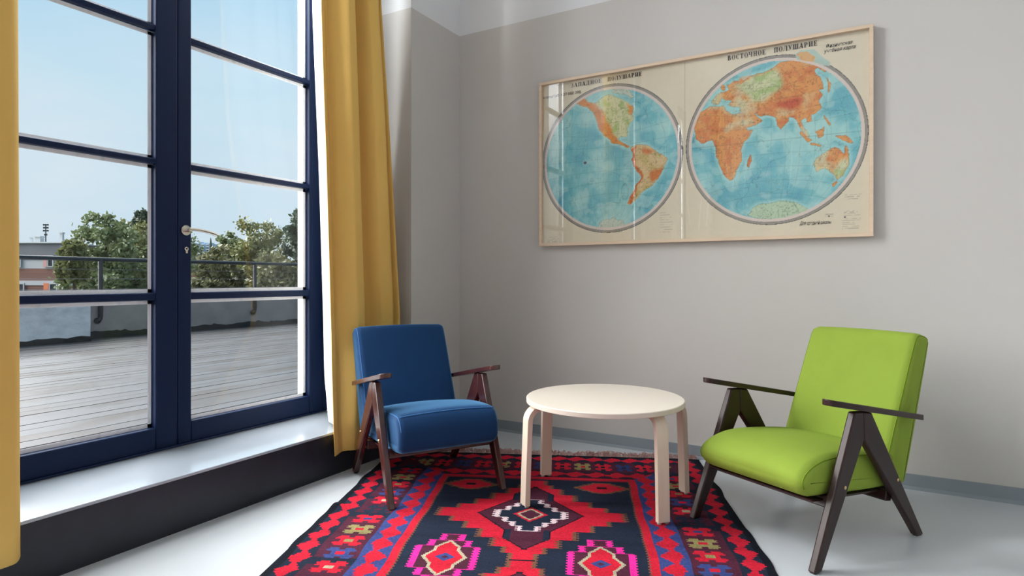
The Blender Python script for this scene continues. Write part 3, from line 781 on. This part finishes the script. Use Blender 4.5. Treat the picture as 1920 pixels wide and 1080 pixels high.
def armchair(loc, rz, label, wood, cloth, piping, boxy, back_hw, drop, scale):
    c = tag(empty('armchair', loc, rz), label, 'armchair', 'low wooden A-frame armchairs'); c.scale = scale
    FRONT = [(-.020, 0), (.022, 0), (.283, .449), (.281, .557), (.226, .560)]
    REAR = [(.660, 0), (.706, 0), (.335, .548), (.2815, .557), (.2835, .449)]
    for sx in (-1, 1):
        x0, x1 = (.2775*sx, .3085*sx) if sx > 0 else (-.3085, -.2775)
        for poly, (sa, sz) in ((FRONT, (.160, .285)), (REAR, (.512, .258))):
            lg = MB().prism(ch(poly), x0, x1).build('leg', wood, c, bevel=.006, seg=3)
            MB().lathe([(.0075, 0), (.0075, .002), (.005, .0036)], ((.3085 if sx > 0 else -.3085), sa - OFF, sz), 14, 0, 'x').build('screw', M['brass'], lg) if sx > 0 else \
            MB().lathe([(.0075, 0), (.0075, -.002), (.005, -.0036)], (-.3085, sa - OFF, sz), 14, 0, 'x').build('screw', M['brass'], lg)
            gz = poly[0][0]; MB().box(x0 + .006, x1 - .006, poly[0][0] - OFF + .006, poly[1][0] - OFF - .006, -.004, .004).build('foot_pad', M['dark_hole'], lg)
        # arm: paddle in plan, sloping down to the back
        plan = []
        f, b = .070, .706
        for i in range(13):
            an = math.pi*(i/12); plan.append((f + .028 - .028*math.sin(an), -.030*math.cos(an)))
        plan += [(.30, .031), (.50, .024), (b - .004, .017), (b, .013), (b, -.013), (b - .004, -.017), (.50, -.024), (.30, -.031)]
        cx = .293*sx; vs = []; sl = (.487 - .612)/(.705 - .06)
        zc = lambda la: .613 + sl*(la - .06)
        n = len(plan)
        for dz in (-.0115, .0115):
            for la, w in plan: vs.append((cx + w, la - OFF, zc(la) + dz))
        fs = [list(range(n))[::-1], list(range(n, 2*n))] + [(i, (i+1) % n, (i+1) % n + n, i + n) for i in range(n)]
        MB().add(vs, fs).build('armrest', wood, c, bevel=.006, seg=3)
    MB().prism(ch([(.105, .205), (.145, .200), (.160, .243), (.120, .248)]), -.277, .277).build('cross_rail', wood, c, bevel=.004)
    MB().prism(ch([(.480, .168), (.520, .160), (.530, .203), (.490, .210)]), -.277, .277).build('cross_rail', wood, c, bevel=.004)
    if boxy:
        seat = [(-.025, .262), (-.034, .30), (-.030, .36), (.005, .415), (.06, .428), (.30, .412), (.56, .366), (.60, .34), (.60, .225), (.56, .208), (.30, .222), (.03, .236)]
        sp = [(.02, .4245)]
    else:
        seat = [(.040, .246), (.0, .268), (-.022, .305), (-.005, .345), (.06, .378), (.16, .392), (.36, .378), (.58, .348), (.60, .33), (.60, .215), (.56, .200), (.30, .220), (.09, .240)]
        sp = [(-.005, .345)]
    so, p, nor = cushion('seat', ch(seat), .262, .035 if boxy else .045, cloth, c, .016)
    back = [(.528, .255), (.535, .300), (.640, .545), (.748, .790), (.770, .822), (.798, .832), (.852, .822), (.877, .800), (.875, .770), (.780, .475), (.690, .205), (.665, .192), (.62, .198), (.545, .212)]
    back = [(a, z - drop*max(0, (z - .3)/.5)) for a, z in back]
    bo, pb, nb = cushion('backrest', ch(back), back_hw, .035, cloth, c, .014, dirv=(-.92, .39))
    MB().prism(ch([(.05, .232), (.60, .190), (.60, .197), (.05, .239)]), -.25, .25).build('seat_board', wood, c)
    # piping
    def seam(part, P, N, hw, r, sel, name='piping'):
        for sx in (-1, 1):
            e = .32*r; o = r - math.sqrt(r*r - (r - e)**2)
            q = P - N*o
            idx = [i for i in range(len(P)) if sel(P[i], N[i])]
            if not idx: continue
            # walk in order without wrapping gaps
            gaps = [j for j in range(len(idx)) if idx[j] - idx[j-1] > 1]
            if gaps and idx[0] == 0: idx = idx[gaps[0]:] + idx[:gaps[0]]
            pts = [(sx*(hw - e), q[i][0], q[i][1]) for i in idx]
            MB().tube(pts, .0028, 6).build(name, piping, part, smooth=True)
    seam(so, p, nor, .262, .035 if boxy else .045, lambda a, n: n[1] > .25 or (n[0] < -.8 and not boxy))
    seam(bo, pb, nb, back_hw, .035, lambda a, n: n[0] < -.3 or n[1] > .5)
    if boxy:
        i = int(np.argmin([abs(a[0] - (.012 - OFF)) + abs(a[1] - .418)*2 for a in p])); y_, z_ = p[i] + nor[i]*.001
        w_ = max(0, nor[i][1])
        MB().tube([(x, y_ + nor[i][0]*.016*w_*(1 - (x/.262)**2), z_ + nor[i][1]*.016*w_*(1 - (x/.262)**2)) for x in np.linspace(-.248, .248, 19)], .0028, 6).build('piping', piping, so, smooth=True)
    return c
def base(px, py): 
    d = F_ + R_*((px - 960)/1153.7) - Vector((0, 0, (py - 524.3)/1153.7)); return d*(CAM_H/((py - 524.3)/1153.7))
def chair_pose(front_xy, ang, side):
    a = Vector((math.cos(ang), math.sin(ang), 0)); w = Vector((-a.y, a.x, 0))*side
    return front_xy + a*OFF + w*.2925, ang - math.pi/2
ga = math.radians(59.2)
gp = Vector((-.158, 2.497, 0)) + Vector((math.cos(ga), math.sin(ga), 0))*OFF + Vector((-math.sin(ga), math.cos(ga), 0))*.2925
armchair((gp.x, gp.y, .004), ga - math.pi/2, 'lime green upholstered armchair with dark brown A-shaped legs', M['darkwood'], M['green'], M['green_piping'], False, .254, .0, (1, 1, 1))
ba = math.radians(148.6)
bp_ = Vector((-1.752, 2.450, 0)) + Vector((math.cos(ba), math.sin(ba), 0))*OFF*.935
armchair((bp_.x, bp_.y, .004), ba - math.pi/2, 'blue upholstered armchair with red-brown legs beside the yellow curtain', M['redwood'], M['blue'], M['blue_piping'], True, .272, .034, (1, .935, 1))

# ------------------------------------------------------------------ round table
TC = Vector((-1.095, 2.815, .006)); TZ = .495
tb = tag(empty('coffee_table', TC), 'round pale birch coffee table with four bent wooden legs', 'table')
R0 = .378
MB().lathe([(R0 - .003, TZ - .024), (R0, TZ - .022), (R0, TZ - .003), (R0 - .003, TZ)], (0, 0, 0), 96).build('tabletop', M['birch_top'], tb, smooth=True, angle=.5)
legs = (((-1.381, 2.537), -127), ((-1.497, 2.985), 140), ((-.762, 2.655), -43), ((-.780, 3.092), 47))
for (lx, ly), dg in legs:
    a = math.radians(dg); rad = Vector((math.cos(a), math.sin(a), 0)); tg = Vector((-rad.y, rad.x, 0))
    p0 = Vector((lx, ly, 0)) - Vector((TC.x, TC.y, 0))
    # path in (outward offset, z): foot, up with a slight inward lean, bend, arm under the top
    path = [(0, .008), (-.004, .15), (-.010, .30), (-.014, TZ - .024 - .013 - .062)]
    for i in range(1, 9):
        t = i/8*math.pi/2; path.append((-.014 - .062*(1 - math.cos(t)), TZ - .037 - .062 + .062*math.sin(t)))
    path.append((-.20, TZ - .037))
    hw, th = .029, .0128; vs = []; n = len(path)
    for i, (o, z) in enumerate(path):
        A = path[max(0, i-1)]; B = path[min(n-1, i+1)]; dx, dz = B[0]-A[0], B[1]-A[1]; l = math.hypot(dx, dz)
        nx, nz_ = dz/l, -dx/l
        for sx, sn in ((-1, -1), (1, -1), (1, 1), (-1, 1)):
            vs.append(p0 + rad*(o + nx*th*sn) + tg*(hw*sx) + Vector((0, 0, z + nz_*th*sn)))
    fs = [(3, 2, 1, 0), tuple((n-1)*4 + j for j in range(4))]
    for i in range(n-1):
        for j in range(4): fs.append((i*4+j, i*4+(j+1) % 4, (i+1)*4+(j+1) % 4, (i+1)*4+j))
    lg = MB().add(vs, fs).build('leg', M['birch'], tb, bevel=.002)
    gl = MB()
    for q in (-.018, .018):
        c = p0 + tg*q; gl.lathe([(.009, 0), (.010, .004), (.008, .0085)], (c.x, c.y, 0), 12)
    gl.build('glide', M['glide'], lg)

# ------------------------------------------------------------------ framed map
MX0, MZ0, MW, MH = -1.9175, 1.296, 1.960, 1.110
mapo = tag(empty('framed_map', (MX0, YB, MZ0)), 'large framed two-hemisphere world map under glass on the taupe wall', 'picture')
RT = .019
MB().box(0, MW, -.042, -.002, MH - RT, MH).build('frame_rail', M['birch_frame'], mapo, bevel=.0015)
MB().box(0, MW, -.042, -.002, 0, RT).build('frame_rail', M['birch_frame'], mapo, bevel=.0015)
MB().box(0, RT, -.042, -.002, RT, MH - RT).build('frame_rail', M['birch_frame'], mapo, bevel=.0015)
MB().box(MW - RT, MW, -.042, -.002, RT, MH - RT).build('frame_rail', M['birch_frame'], mapo, bevel=.0015)
MB().box(RT, MW - RT, -.013, -.003, RT, MH - RT).build('backing_board', M['birch_frame'], mapo)
MB().box(RT, MW - RT, -.032, -.030, RT, MH - RT).build('glass_pane', M['picture_glass'], mapo)

# --- printed map: colours computed per grid vertex from outlines
def unproj(px, py, Y=3.735):
    d = F_ + R_*((px - 960)/1153.7) - Vector((0, 0, (py - 524.3)/1153.7)); q = d*(Y/d.y); return (q.x - MX0, q.z + CAM_H - MZ0)
m1 = lambda pts: np.array([unproj(x/3.0 + 1000, y/3.0 + 120) for x, y in pts])
m2 = lambda pts: np.array([unproj(x/2.5128 + 1270, y/2.5128 + 40) for x, y in pts])
NX, NZ = 650, 362
ux = np.linspace(RT + .0005, MW - RT - .0005, NX); uz = np.linspace(RT + .0005, MH - RT - .0005, NZ)
UX, UZ = np.meshgrid(ux, uz)
def vnoise(scale, seed, octs=4):
    g = np.random.default_rng(seed); tot = np.zeros_like(UX); amp = 1.0; nrm = 0
    for o in range(octs):
        f = scale*2**o; gx = int(MW*f) + 3; gz = int(MH*f) + 3
        G = g.random((gz, gx)); x = UX*f; z = UZ*f; xi = x.astype(int); zi = z.astype(int); fx = x - xi; fz = z - zi
        fx = fx*fx*(3-2*fx); fz = fz*fz*(3-2*fz)
        tot += amp*((G[zi, xi]*(1-fx) + G[zi, xi+1]*fx)*(1-fz) + (G[zi+1, xi]*(1-fx) + G[zi+1, xi+1]*fx)*fz); nrm += amp; amp *= .55
    return tot/nrm
jx = (vnoise(22, 1, 3) - .5)*.022; jz = (vnoise(22, 2, 3) - .5)*.022
def inside(poly, jit=1.0):
    X = UX + jx*jit; Z = UZ + jz*jit; r = np.zeros(UX.shape, bool)
    lo_, hi_ = poly.min(0) - .03, poly.max(0) + .03
    i0, i1 = np.searchsorted(uz, (lo_[1], hi_[1])); k0, k1 = np.searchsorted(ux, (lo_[0], hi_[0]))
    X = X[i0:i1, k0:k1]; Z = Z[i0:i1, k0:k1]; s = np.zeros(X.shape, bool)
    n = len(poly)
    for i in range(n):
        (xa, za), (xb, zb) = poly[i], poly[(i+1) % n]
        if za == zb: continue
        s ^= ((za > Z) != (zb > Z)) & (X < (xb - xa)*(Z - za)/(zb - za) + xa)
    r[i0:i1, k0:k1] = s
    return r
def blur(m, k):
    a = m.astype(float)
    for ax in (0, 1):
        p = np.pad(a, [(k, k) if i == ax else (0, 0) for i in (0, 1)], 'edge'); c = np.cumsum(p, ax)
        z = np.zeros_like(np.take(c, [0], ax)); c = np.concatenate([z, c], ax)
        n = a.shape[ax]; w = 2*k + 1
        a = (np.take(c, range(w, w+n), ax) - np.take(c, range(0, n), ax))/w
    return a
OCEAN, DEEP, SHALLOW = s2l((116, 186, 192)), s2l((92, 168, 184)), s2l((156, 206, 202))
ORANGE, DORANGE, PALEG, GREEN, REDB, PAPER, INK = s2l((218, 150, 82)), s2l((206, 122, 60)), s2l((206, 208, 165)), s2l((165, 185, 120)), s2l((196, 84, 40)), s2l((218, 208, 184)), s2l((70, 66, 66))
NA = m1([(225,222),(240,195),(275,190),(312,212),(350,212),(380,185),(425,170),(470,190),(500,198),(530,215),(568,240),(552,282),(562,300),(535,335),(530,380),(518,412),(482,415),(470,425),(500,440),(545,465),(530,470),(480,452),(435,440),(405,410),(372,372),(350,322),(330,268),(300,236),(260,230)])
NAW = m1([(225,222),(240,195),(275,190),(312,212),(352,220),(388,262),(402,300),(428,345),(442,392),(475,428),(520,446),(545,465),(530,470),(480,452),(435,440),(405,410),(372,372),(350,322),(330,268),(300,236),(260,230)])
NAE = m1([(522,222),(568,240),(550,285),(528,272),(535,250)])
GRL = m1([(440,152),(450,130),(492,126),(532,140),(562,186),(545,190),(512,165),(462,165)])
SA = m1([(545,470),(575,455),(620,452),(660,460),(692,490),(732,515),(754,535),(745,556),(726,592),(700,642),(662,682),(622,716),(592,736),(560,772),(536,796),(525,782),(545,740),(575,690),(600,640),(594,610),(565,572),(550,530),(560,495)])
AND = m1([(550,474),(580,465),(565,520),(578,570),(612,600),(616,632),(592,682),(567,732),(546,790),(525,788),(540,742),(572,690),(598,638),(590,605),(560,572),(549,530)])
BRZ = m1([(650,602),(690,590),(724,580),(726,600),(702,640),(665,662),(648,640)]); GUI = m1([(612,476),(668,474),(682,490),(640,508),(612,500)])
ANW = m1([(360,932),(370,895),(410,870),(450,865),(500,880),(512,900),(495,938),(430,948)])
AF = m2([(80,490),(90,460),(110,430),(150,403),(212,394),(226,420),(265,436),(300,430),(310,472),(330,515),(352,514),(340,540),(306,576),(300,602),(306,650),(286,690),(270,736),(246,750),(214,722),(190,670),(186,622),(170,576),(160,560),(110,572),(85,552),(78,520)])
MAD = m2([(350,626),(348,662),(338,692),(328,686),(330,650)])
EA = m2([(160,388),(175,350),(215,330),(240,320),(235,300),(265,275),(285,280),(275,300),(300,290),(345,255),(365,250),(380,240),(430,228),(460,210),(490,185),(545,175),(575,155),(610,140),(640,160),(660,190),(690,205),(700,235),(660,215),(645,240),(670,260),(690,310),(665,320),(680,345),(660,375),(676,400),(650,428),(625,440),(640,470),(620,480),(600,455),(585,468),(600,505),(628,545),(612,545),(580,505),(572,470),(548,452),(530,448),(520,470),(488,508),(472,490),(462,455),(440,442),(405,442),(385,440),(360,428),(400,460),(370,487),(322,503),(305,450),(290,420),(300,402),(250,398),(230,392),(255,375),(235,368),(225,372),(205,360),(195,380),(180,392)])
LOW = m2([(330,265),(400,240),(470,215),(490,270),(502,302),(440,345),(400,382),(350,372),(308,330),(270,302)])
TIB = m2([(452,385),(500,368),(560,353),(592,370),(580,400),(540,420),(500,412)]); NEA = m2([(560,150),(610,136),(650,165),(640,205),(600,200)])
KAM = m2([(655,192),(664,190),(704,220),(696,226)]); JAP = m2([(700,262),(727,290),(723,327),(710,332),(712,295)])
SUM = m2([(580,515),(632,560),(622,572),(574,526)]); BOR = m2([(650,520),(690,498),(692,536),(664,547)]); JAV = m2([(630,572),(682,580),(680,587),(630,580)])
NGU = m2([(740,533),(790,533),(832,574),(812,572),(770,550)]); PHI = m2([(690,430),(702,450),(724,480),(714,492),(694,456)]); UK = m2([(205,322),(214,296),(226,300),(222,322)])
AUS = m2([(648,680),(654,640),(700,618),(742,588),(766,600),(782,622),(796,578),(806,620),(806,672),(786,722),(752,747),(720,712),(690,690),(650,707)])
AUSG = m2([(745,690),(770,650),(795,640),(806,672),(786,722),(752,747),(725,712)]); SWE = m2([(270,295),(300,265),(350,248),(345,268),(300,292)])
ANE = m2([(330,912),(360,876),(420,856),(500,846),(560,856),(612,880),(622,896),(560,922),(480,937),(400,932)])
TAS = m2([(730,765),(746,752),(752,760),(738,775)])
land = np.zeros(UX.shape, bool)
polys = [NA, GRL, SA, ANW, AF, MAD, EA, KAM, JAP, SUM, BOR, JAV, NGU, PHI, UK, AUS, ANE, TAS]
masks = [inside(p) for p in polys]
for m_ in masks: land |= m_
n1, n2, n3 = vnoise(7, 3), vnoise(26, 4), vnoise(60, 5, 2)
MC = np.zeros(UX.shape + (3,)); MC[:] = PAPER*(1 + .05*(n1[..., None] - .5))
CW, CE, RR = (.490, .553), (1.461, .561), .452
rW = np.hypot(UX - CW[0], UZ - CW[1]); rE = np.hypot(UX - CE[0], UZ - CE[1])
disc = (rW < RR) | (rE < RR)
oc = OCEAN[None, None] + (DEEP - OCEAN)*np.clip((n1 - .5)*4, 0, 1)[..., None] + (SHALLOW - OCEAN)*np.clip((.46 - n1)*5, 0, 1)[..., None]
halo = np.clip(blur(land, 7)*2.2, 0, .85)[..., None]
oc = oc*(1 - halo) + SHALLOW*1.05*halo
MC[disc] = oc[disc]
def paint(mask, c, soft=2, clip=None):
    k = blur(mask, soft)[..., None] if soft else mask[..., None].astype(float)
    if clip is not None: k = k*clip[..., None]
    MC[:] = MC*(1 - k) + c*k
rel = lambda: (ORANGE + (DORANGE - ORANGE)*np.clip((n2 - .48)*5, 0, 1)[..., None] + (PALEG - ORANGE)*np.clip((.44 - n1)*5, 0, .8)[..., None])
RO = rel(); PG = PALEG + (GREEN - PALEG)*np.clip((n2 - .5)*5, 0, 1)[..., None]
paint(masks[0], PG, 0); paint(inside(NAW), RO*.5 + DORANGE*.5, 2, masks[0]); paint(inside(NAE), ORANGE, 2, masks[0])
paint(masks[1], s2l((190, 205, 190)), 0)
paint(masks[2], PG*.55 + ORANGE*.45, 0); paint(inside(AND), REDB*.6 + ORANGE*.4, 1, masks[2]); paint(inside(BRZ), DORANGE, 3, masks[2]); paint(inside(GUI), DORANGE, 3, masks[2])
paint(masks[3], s2l((190, 205, 190)), 0); paint(masks[16], s2l((180, 204, 172)), 0)
paint(masks[4], RO, 0); paint(masks[5], DORANGE, 0)
paint(masks[6], RO, 0); paint(inside(LOW), PG*.85 + GREEN*.15, 5, masks[6]); paint(inside(TIB), REDB, 4, masks[6]); paint(inside(NEA), RO*.5 + PG*.5, 4, masks[6]); paint(inside(SWE), ORANGE, 1)
for q in (7, 8, 9, 10, 11, 12, 13, 14, 17): paint(masks[q], ORANGE, 0)
paint(masks[15], RO, 0); paint(inside(AUSG), PG, 4, masks[15])
# coast ink and rivers, sea currents and graticule: fine printed lines
edge_ = np.abs(blur(land, 1) - .5) < .22
MC[edge_] = MC[edge_]*.72
rv = (np.abs(n2 - .5) < .010) & land; MC[rv] *= .62
cu = (np.abs(vnoise(5, 9, 2) - .5) < .004) & disc & ~land; MC[cu] *= .66
cu = (np.abs(vnoise(9, 10, 2) - .42) < .0035) & disc & ~land; MC[cu] *= .72
for sd_, lv_, sc_ in ((41, .5, 6), (42, .55, 8), (43, .45, 12)):
    f_ = vnoise(sc_, sd_, 3); cu = (np.abs(f_ - lv_) < .004) & disc; MC[cu] *= .80
    st_ = np.clip((f_ - .62)*6, 0, .45)[..., None]*(disc & ~land)[..., None]; MC[:] = MC*(1 - st_) + s2l((172, 212, 206))*st_
dots = (vnoise(110, 51, 1) > .80) & land; MC[dots] *= .74
for k_ in range(34):                                       # highlights along fine creases of the old sheet, painted as pale lines
    x_ = rng.uniform(.05, 1.9); z0_ = rng.uniform(.05, .9); z1_ = z0_ + rng.uniform(.05, .3)
    crease_glint = (np.abs(UX - x_ - .012*np.sin(UZ*9 + k_)) < .0016) & (UZ > z0_) & (UZ < z1_); MC[crease_glint] = np.minimum(1, MC[crease_glint]*1.10 + .03)
for cx, cz in (CW, CE):
    dx, dz = UX - cx, UZ - cz; r = np.hypot(dx, dz); inn = r < RR
    for lat in (-60, -45, -30, -15, 0, 15, 30, 45, 60):
        z0 = RR*lat/90; zc_ = z0 + (lat/90)*.20*(dx/RR)**2*RR*2
        MC[(np.abs(dz - zc_) < .0016) & inn] *= .80
    for lon in (-75, -60, -45, -30, -15, 0, 15, 30, 45, 60, 75):
        x0 = RR*lon/90*np.sqrt(np.clip(1 - (dz/RR)**2, 0, 1))
        MC[(np.abs(dx - x0) < .0016) & inn] *= .84
    pinkish = s2l((214, 200, 190)); grey = s2l((150, 144, 134))
    # the north-east bulge of Asia breaks the ring on the eastern sheet
    cut = np.zeros(UX.shape, bool)
    if cx > 1:
        cut = inside(m2([(556,150),(580,134),(640,128),(668,150),(720,190),(716,205),(690,205),(640,190),(560,175)]), .4)
    MC[(r >= RR - .008) & (r < RR + .009) & ~cut] = pinkish
    MC[(r >= RR + .009) & (r < RR + .022) & ~cut] = grey
    MC[(np.abs(r - RR - .0235) < .0018) & ~cut] = INK
    MC[(np.abs(r - RR - .0095) < .0014) & ~cut] *= .6
    MC[(np.abs(r - RR - .0155) < .0012) & ~cut] *= .85
    if cx > 1:
        MC[cut & (r > RR - .01)] = (s2l((176, 200, 188))*(.9 + .2*n2[..., None]))[cut & (r > RR - .01)]
        ne = inside(NEA) & cut; MC[ne] = (RO*.7 + PG*.3)[ne]
# dark mark in the Pacific, the middle fold, fine legend lines
for (px, py, rr_) in ((288, 555, .009),):
    c = m1([(px, py)])[0]; MC[np.hypot(UX - c[0], UZ - c[1]) < rr_*(.7 + .6*n3)] = s2l((72, 62, 92))
MC[np.abs(UX - .977 - .003*(n1 - .5)) < .0022] *= .80
def legend(x0, x1, z0, z1, lines, seed):
    g = np.random.default_rng(seed)
    for i in range(lines):
        z = z1 + (z0 - z1)*i/max(1, lines-1); xe = x1 - g.uniform(0, .35)*(x1 - x0)
        mk = (np.abs(UZ - z) < .0018) & (UX > x0) & (UX < xe) & (vnoise(90, seed*31 + i, 1) > .38)
        MC[mk] *= .66
legend(.822, .917, .068, .185, 9, 1); legend(1.826, 1.915, .205, .228, 3, 2); legend(1.815, 1.905, .048, .10, 6, 3); legend(1.735, 1.79, .118, .128, 2, 4); legend(1.825, 1.91, .118, .142, 4, 5); legend(.05, .15, .03, .06, 4, 6)
for (zx, zz_) in ((1.828, .108), (1.752, .118)):
    MC[np.hypot(UX - zx, UZ - zz_) < .005] = s2l((95, 90, 88))
MC *= (1 + .05*(n3[..., None] - .5))
# paper: slight cockling of the sheet
cock = .0012*(vnoise(10, 21, 3) - .5) + .0016*np.sin(UX*70 + 4*vnoise(3, 22))*np.clip(vnoise(4, 23) - .5, 0, 1)
mv = np.stack([UX, -.0155 + cock, UZ], -1).reshape(-1, 3)
ii = np.arange(NZ-1)[:, None]*NX + np.arange(NX-1)[None, :]
mf = np.stack([ii, ii + 1, ii + NX + 1, ii + NX], -1).reshape(-1, 4)
msh = grid_mesh('map_sheet', mv, mf, np.clip(MC, 0, 1).reshape(-1, 3), M['map'], 'POINT')
mo = bpy.data.objects.new('map_sheet', msh); COL.objects.link(mo); mo.parent = mapo
msh.polygons.foreach_set('use_smooth', [True]*len(msh.polygons))

# --- lettering: bold serif capitals drawn stroke by stroke
T, H_ = .20, .09
def GL(ch_):
    V_ = lambda x: [('v', x, 0, 1)]
    q = []
    def v(x, w=T, z0=0, z1=1, serif=True):
        q.append([(x, z0), (x + w, z0), (x + w, z1), (x, z1)])
        if serif:
            if z0 <= 0: q.append([(x - .07, 0), (x + w + .07, 0), (x + w + .07, .06), (x - .07, .06)])
            if z1 >= 1: q.append([(x - .07, .94), (x + w + .07, .94), (x + w + .07, 1), (x - .07, 1)])
    def h(x0, x1, z, w=H_): q.append([(x0, z), (x1, z), (x1, z + w), (x0, z + w)])
    def ln(x0, z0, x1, z1, w): q.append([(x0, z0), (x0 + w, z0), (x1 + w, z1), (x1, z1)])
    def arc(cx, cz, rx, rz, a0, a1, wt, wn, n=14):
        for i in range(n):
            qd = []
            for a, s in ((a0 + (a1-a0)*i/n, 0), (a0 + (a1-a0)*i/n, 1), (a0 + (a1-a0)*(i+1)/n, 1), (a0 + (a1-a0)*(i+1)/n, 0)):
                ca, sa = math.cos(math.radians(a)), math.sin(math.radians(a))
                w = wn + (wt - wn)*abs(ca)
                qd.append((cx + (rx - w*s)*ca, cz + (rz - (wn if s else 0))*sa))
            q.append(qd)
    w = .72
    if ch_ == 'П': v(.07); v(.53); h(.07, .73, .91); w = .80
    elif ch_ == 'Н': v(.07); v(.53); h(.2, .6, .46); w = .80
    elif ch_ == 'И': v(.07); v(.53); ln(.20, .08, .53, .80, .08); w = .80
    elif ch_ == 'Ш': v(.07); v(.44); v(.81); h(.07, 1.0, 0); w = 1.08
    elif ch_ == 'О': arc(.38, .5, .36, .52, 0, 360, T, .06, 24); w = .76
    elif ch_ == 'С': arc(.38, .5, .36, .52, 50, 310, T, .06, 20); q.append([(.56, .68), (.66, .68), (.66, .98), (.60, .98)]); w = .70
    elif ch_ == 'Е': v(.07); h(.2, .62, .92, .08); h(.2, .5, .46); h(.2, .64, 0, .08); q += [[(.56, .72), (.63, .72), (.63, 1), (.56, .94)], [(.58, 0), (.65, 0), (.65, .28), (.58, .06)], [(.44, .34), (.50, .34), (.50, .66), (.44, .66)]]; w = .70
    elif ch_ == 'В': v(.07); arc(.34, .75, .26, .25, -90, 90, T, .06, 10); arc(.36, .26, .32, .27, -90, 90, T, .06, 10); h(.2, .4, .48, .07); h(.2, .36, .94, .06); h(.2, .38, 0, .06); w = .72
    elif ch_ == 'Р': v(.07); arc(.36, .72, .30, .28, -90, 90, T, .07, 12); h(.2, .4, .93, .07); h(.2, .4, .44, .07); w = .70
    elif ch_ == 'З': arc(.30, .74, .28, .27, -90, 130, T*.9, .06, 12); arc(.30, .27, .34, .28, -140, 90, T, .06, 14); h(.18, .34, .48, .07); w = .68
    elif ch_ == 'Т': v(.26); h(0, .72, .92, .08); q += [[(0, .68), (.06, .68), (.08, .95), (0, .95)], [(.66, .68), (.72, .68), (.72, .95), (.64, .95)]]; w = .74
    elif ch_ == 'Ч': v(.50); arc(.36, .62, .30, .22, 180, 290, T, .08, 8); v(.06, T, .62, 1); h(.3, .55, .42, .08); w = .78
    elif ch_ == 'А': ln(.02, 0, .32, 1, .08); ln(.48, 0, .26, 1, .22); h(.16, .56, .28, .07); h(-.04, .18, 0, .06); h(.42, .80, 0, .06); w = .76
    elif ch_ == 'Л': ln(.10, 0, .24, 1, .08); v(.52); h(.2, .72, .93, .07); arc(.08, .12, .10, .12, 120, 360, .08, .05, 8); w = .80
    elif ch_ == 'Д': ln(.12, .06, .26, 1, .08); v(.50, T, .06, 1, False); h(.22, .74, .93, .07); h(0, .80, .02, .08); q += [[(0, -.2), (.06, -.2), (.08, .06), (0, .06)], [(.74, -.2), (.80, -.2), (.80, .06), (.72, .06)]]; w = .84
    elif ch_ == 'У': ln(.30, .20, .02, 1, .22); ln(.26, .02, .60, 1, .08); h(-.05, .30, .94, .06); h(.50, .78, .94, .06); arc(.18, .1, .13, .12, 150, 330, .1, .06, 8); w = .74
    return q, w
def lettering(text, x0, x1, z, hgt, name, y=-.0185):
    # natural advance first, then fitted between x0 and x1
    adv = 0; items = []
    for c in text:
        if c == ' ': adv += .75; continue
        q, w = GL(c); items.append((q, adv)); adv += w + .16
    sx = (x1 - x0)/adv; b = MB()
    for q, a in items:
        for poly in q:
            vs = [(x0 + (a + px)*sx, y, z + pz*hgt) for px, pz in poly]
            b.add(vs, [tuple(range(len(vs)))])
    return b.build(name, M['ink'], mapo)
lettering('ЗАПАДНОЕ', .226, .448, 1.049, .026, 'title_lettering')
lettering('ПОЛУШАРИЕ', .484, .716, 1.049, .026, 'title_lettering')
lettering('ВОСТОЧНОЕ', 1.226, 1.437, 1.052, .028, 'title_lettering')
lettering('ПОЛУШАРИЕ', 1.476, 1.700, 1.052, .028, 'title_lettering')
def small_text(text, x0, x1, z, size, name, shear=.22, bold=.0):
    cu_ = bpy.data.curves.new(name, 'FONT'); cu_.body = text; cu_.size = size; cu_.shear = shear; cu_.offset = bold
    to = bpy.data.objects.new(name, cu_); COL.objects.link(to)
    bpy.context.view_layer.update()
    me = bpy.data.meshes.new_from_object(to.evaluated_get(bpy.context.evaluated_depsgraph_get()))
    bpy.data.objects.remove(to); bpy.data.curves.remove(cu_)
    n = len(me.vertices); co = np.zeros(n*3, np.float32); me.vertices.foreach_get('co', co); co = co.reshape(-1, 3)
    sx = (x1 - x0)/(co[:, 0].max() - co[:, 0].min())
    nw = np.stack([x0 + (co[:, 0] - co[:, 0].min())*sx, np.full(n, -.0185), z + co[:, 1]], 1)
    me.vertices.foreach_set('co', nw.astype(np.float32).ravel()); me.update(); me.materials.clear(); me.materials.append(M['ink']); me.name = name
    o = bpy.data.objects.new(name, me); COL.objects.link(o); o.parent = mapo
small_text('Физическая', 1.738, 1.864, 1.030, .028, 'subtitle_lettering', bold=.0002)
small_text('учебная карта', 1.728, 1.878, 1.004, .028, 'subtitle_lettering', bold=.0002)
small_text('Для средней школы', 1.607, 1.763, .076, .026, 'caption_lettering', .35, bold=.0003)
small_text('масштаб 1:27 000 000', .022, .297, 1.003, .026, 'scale_lettering', .0)
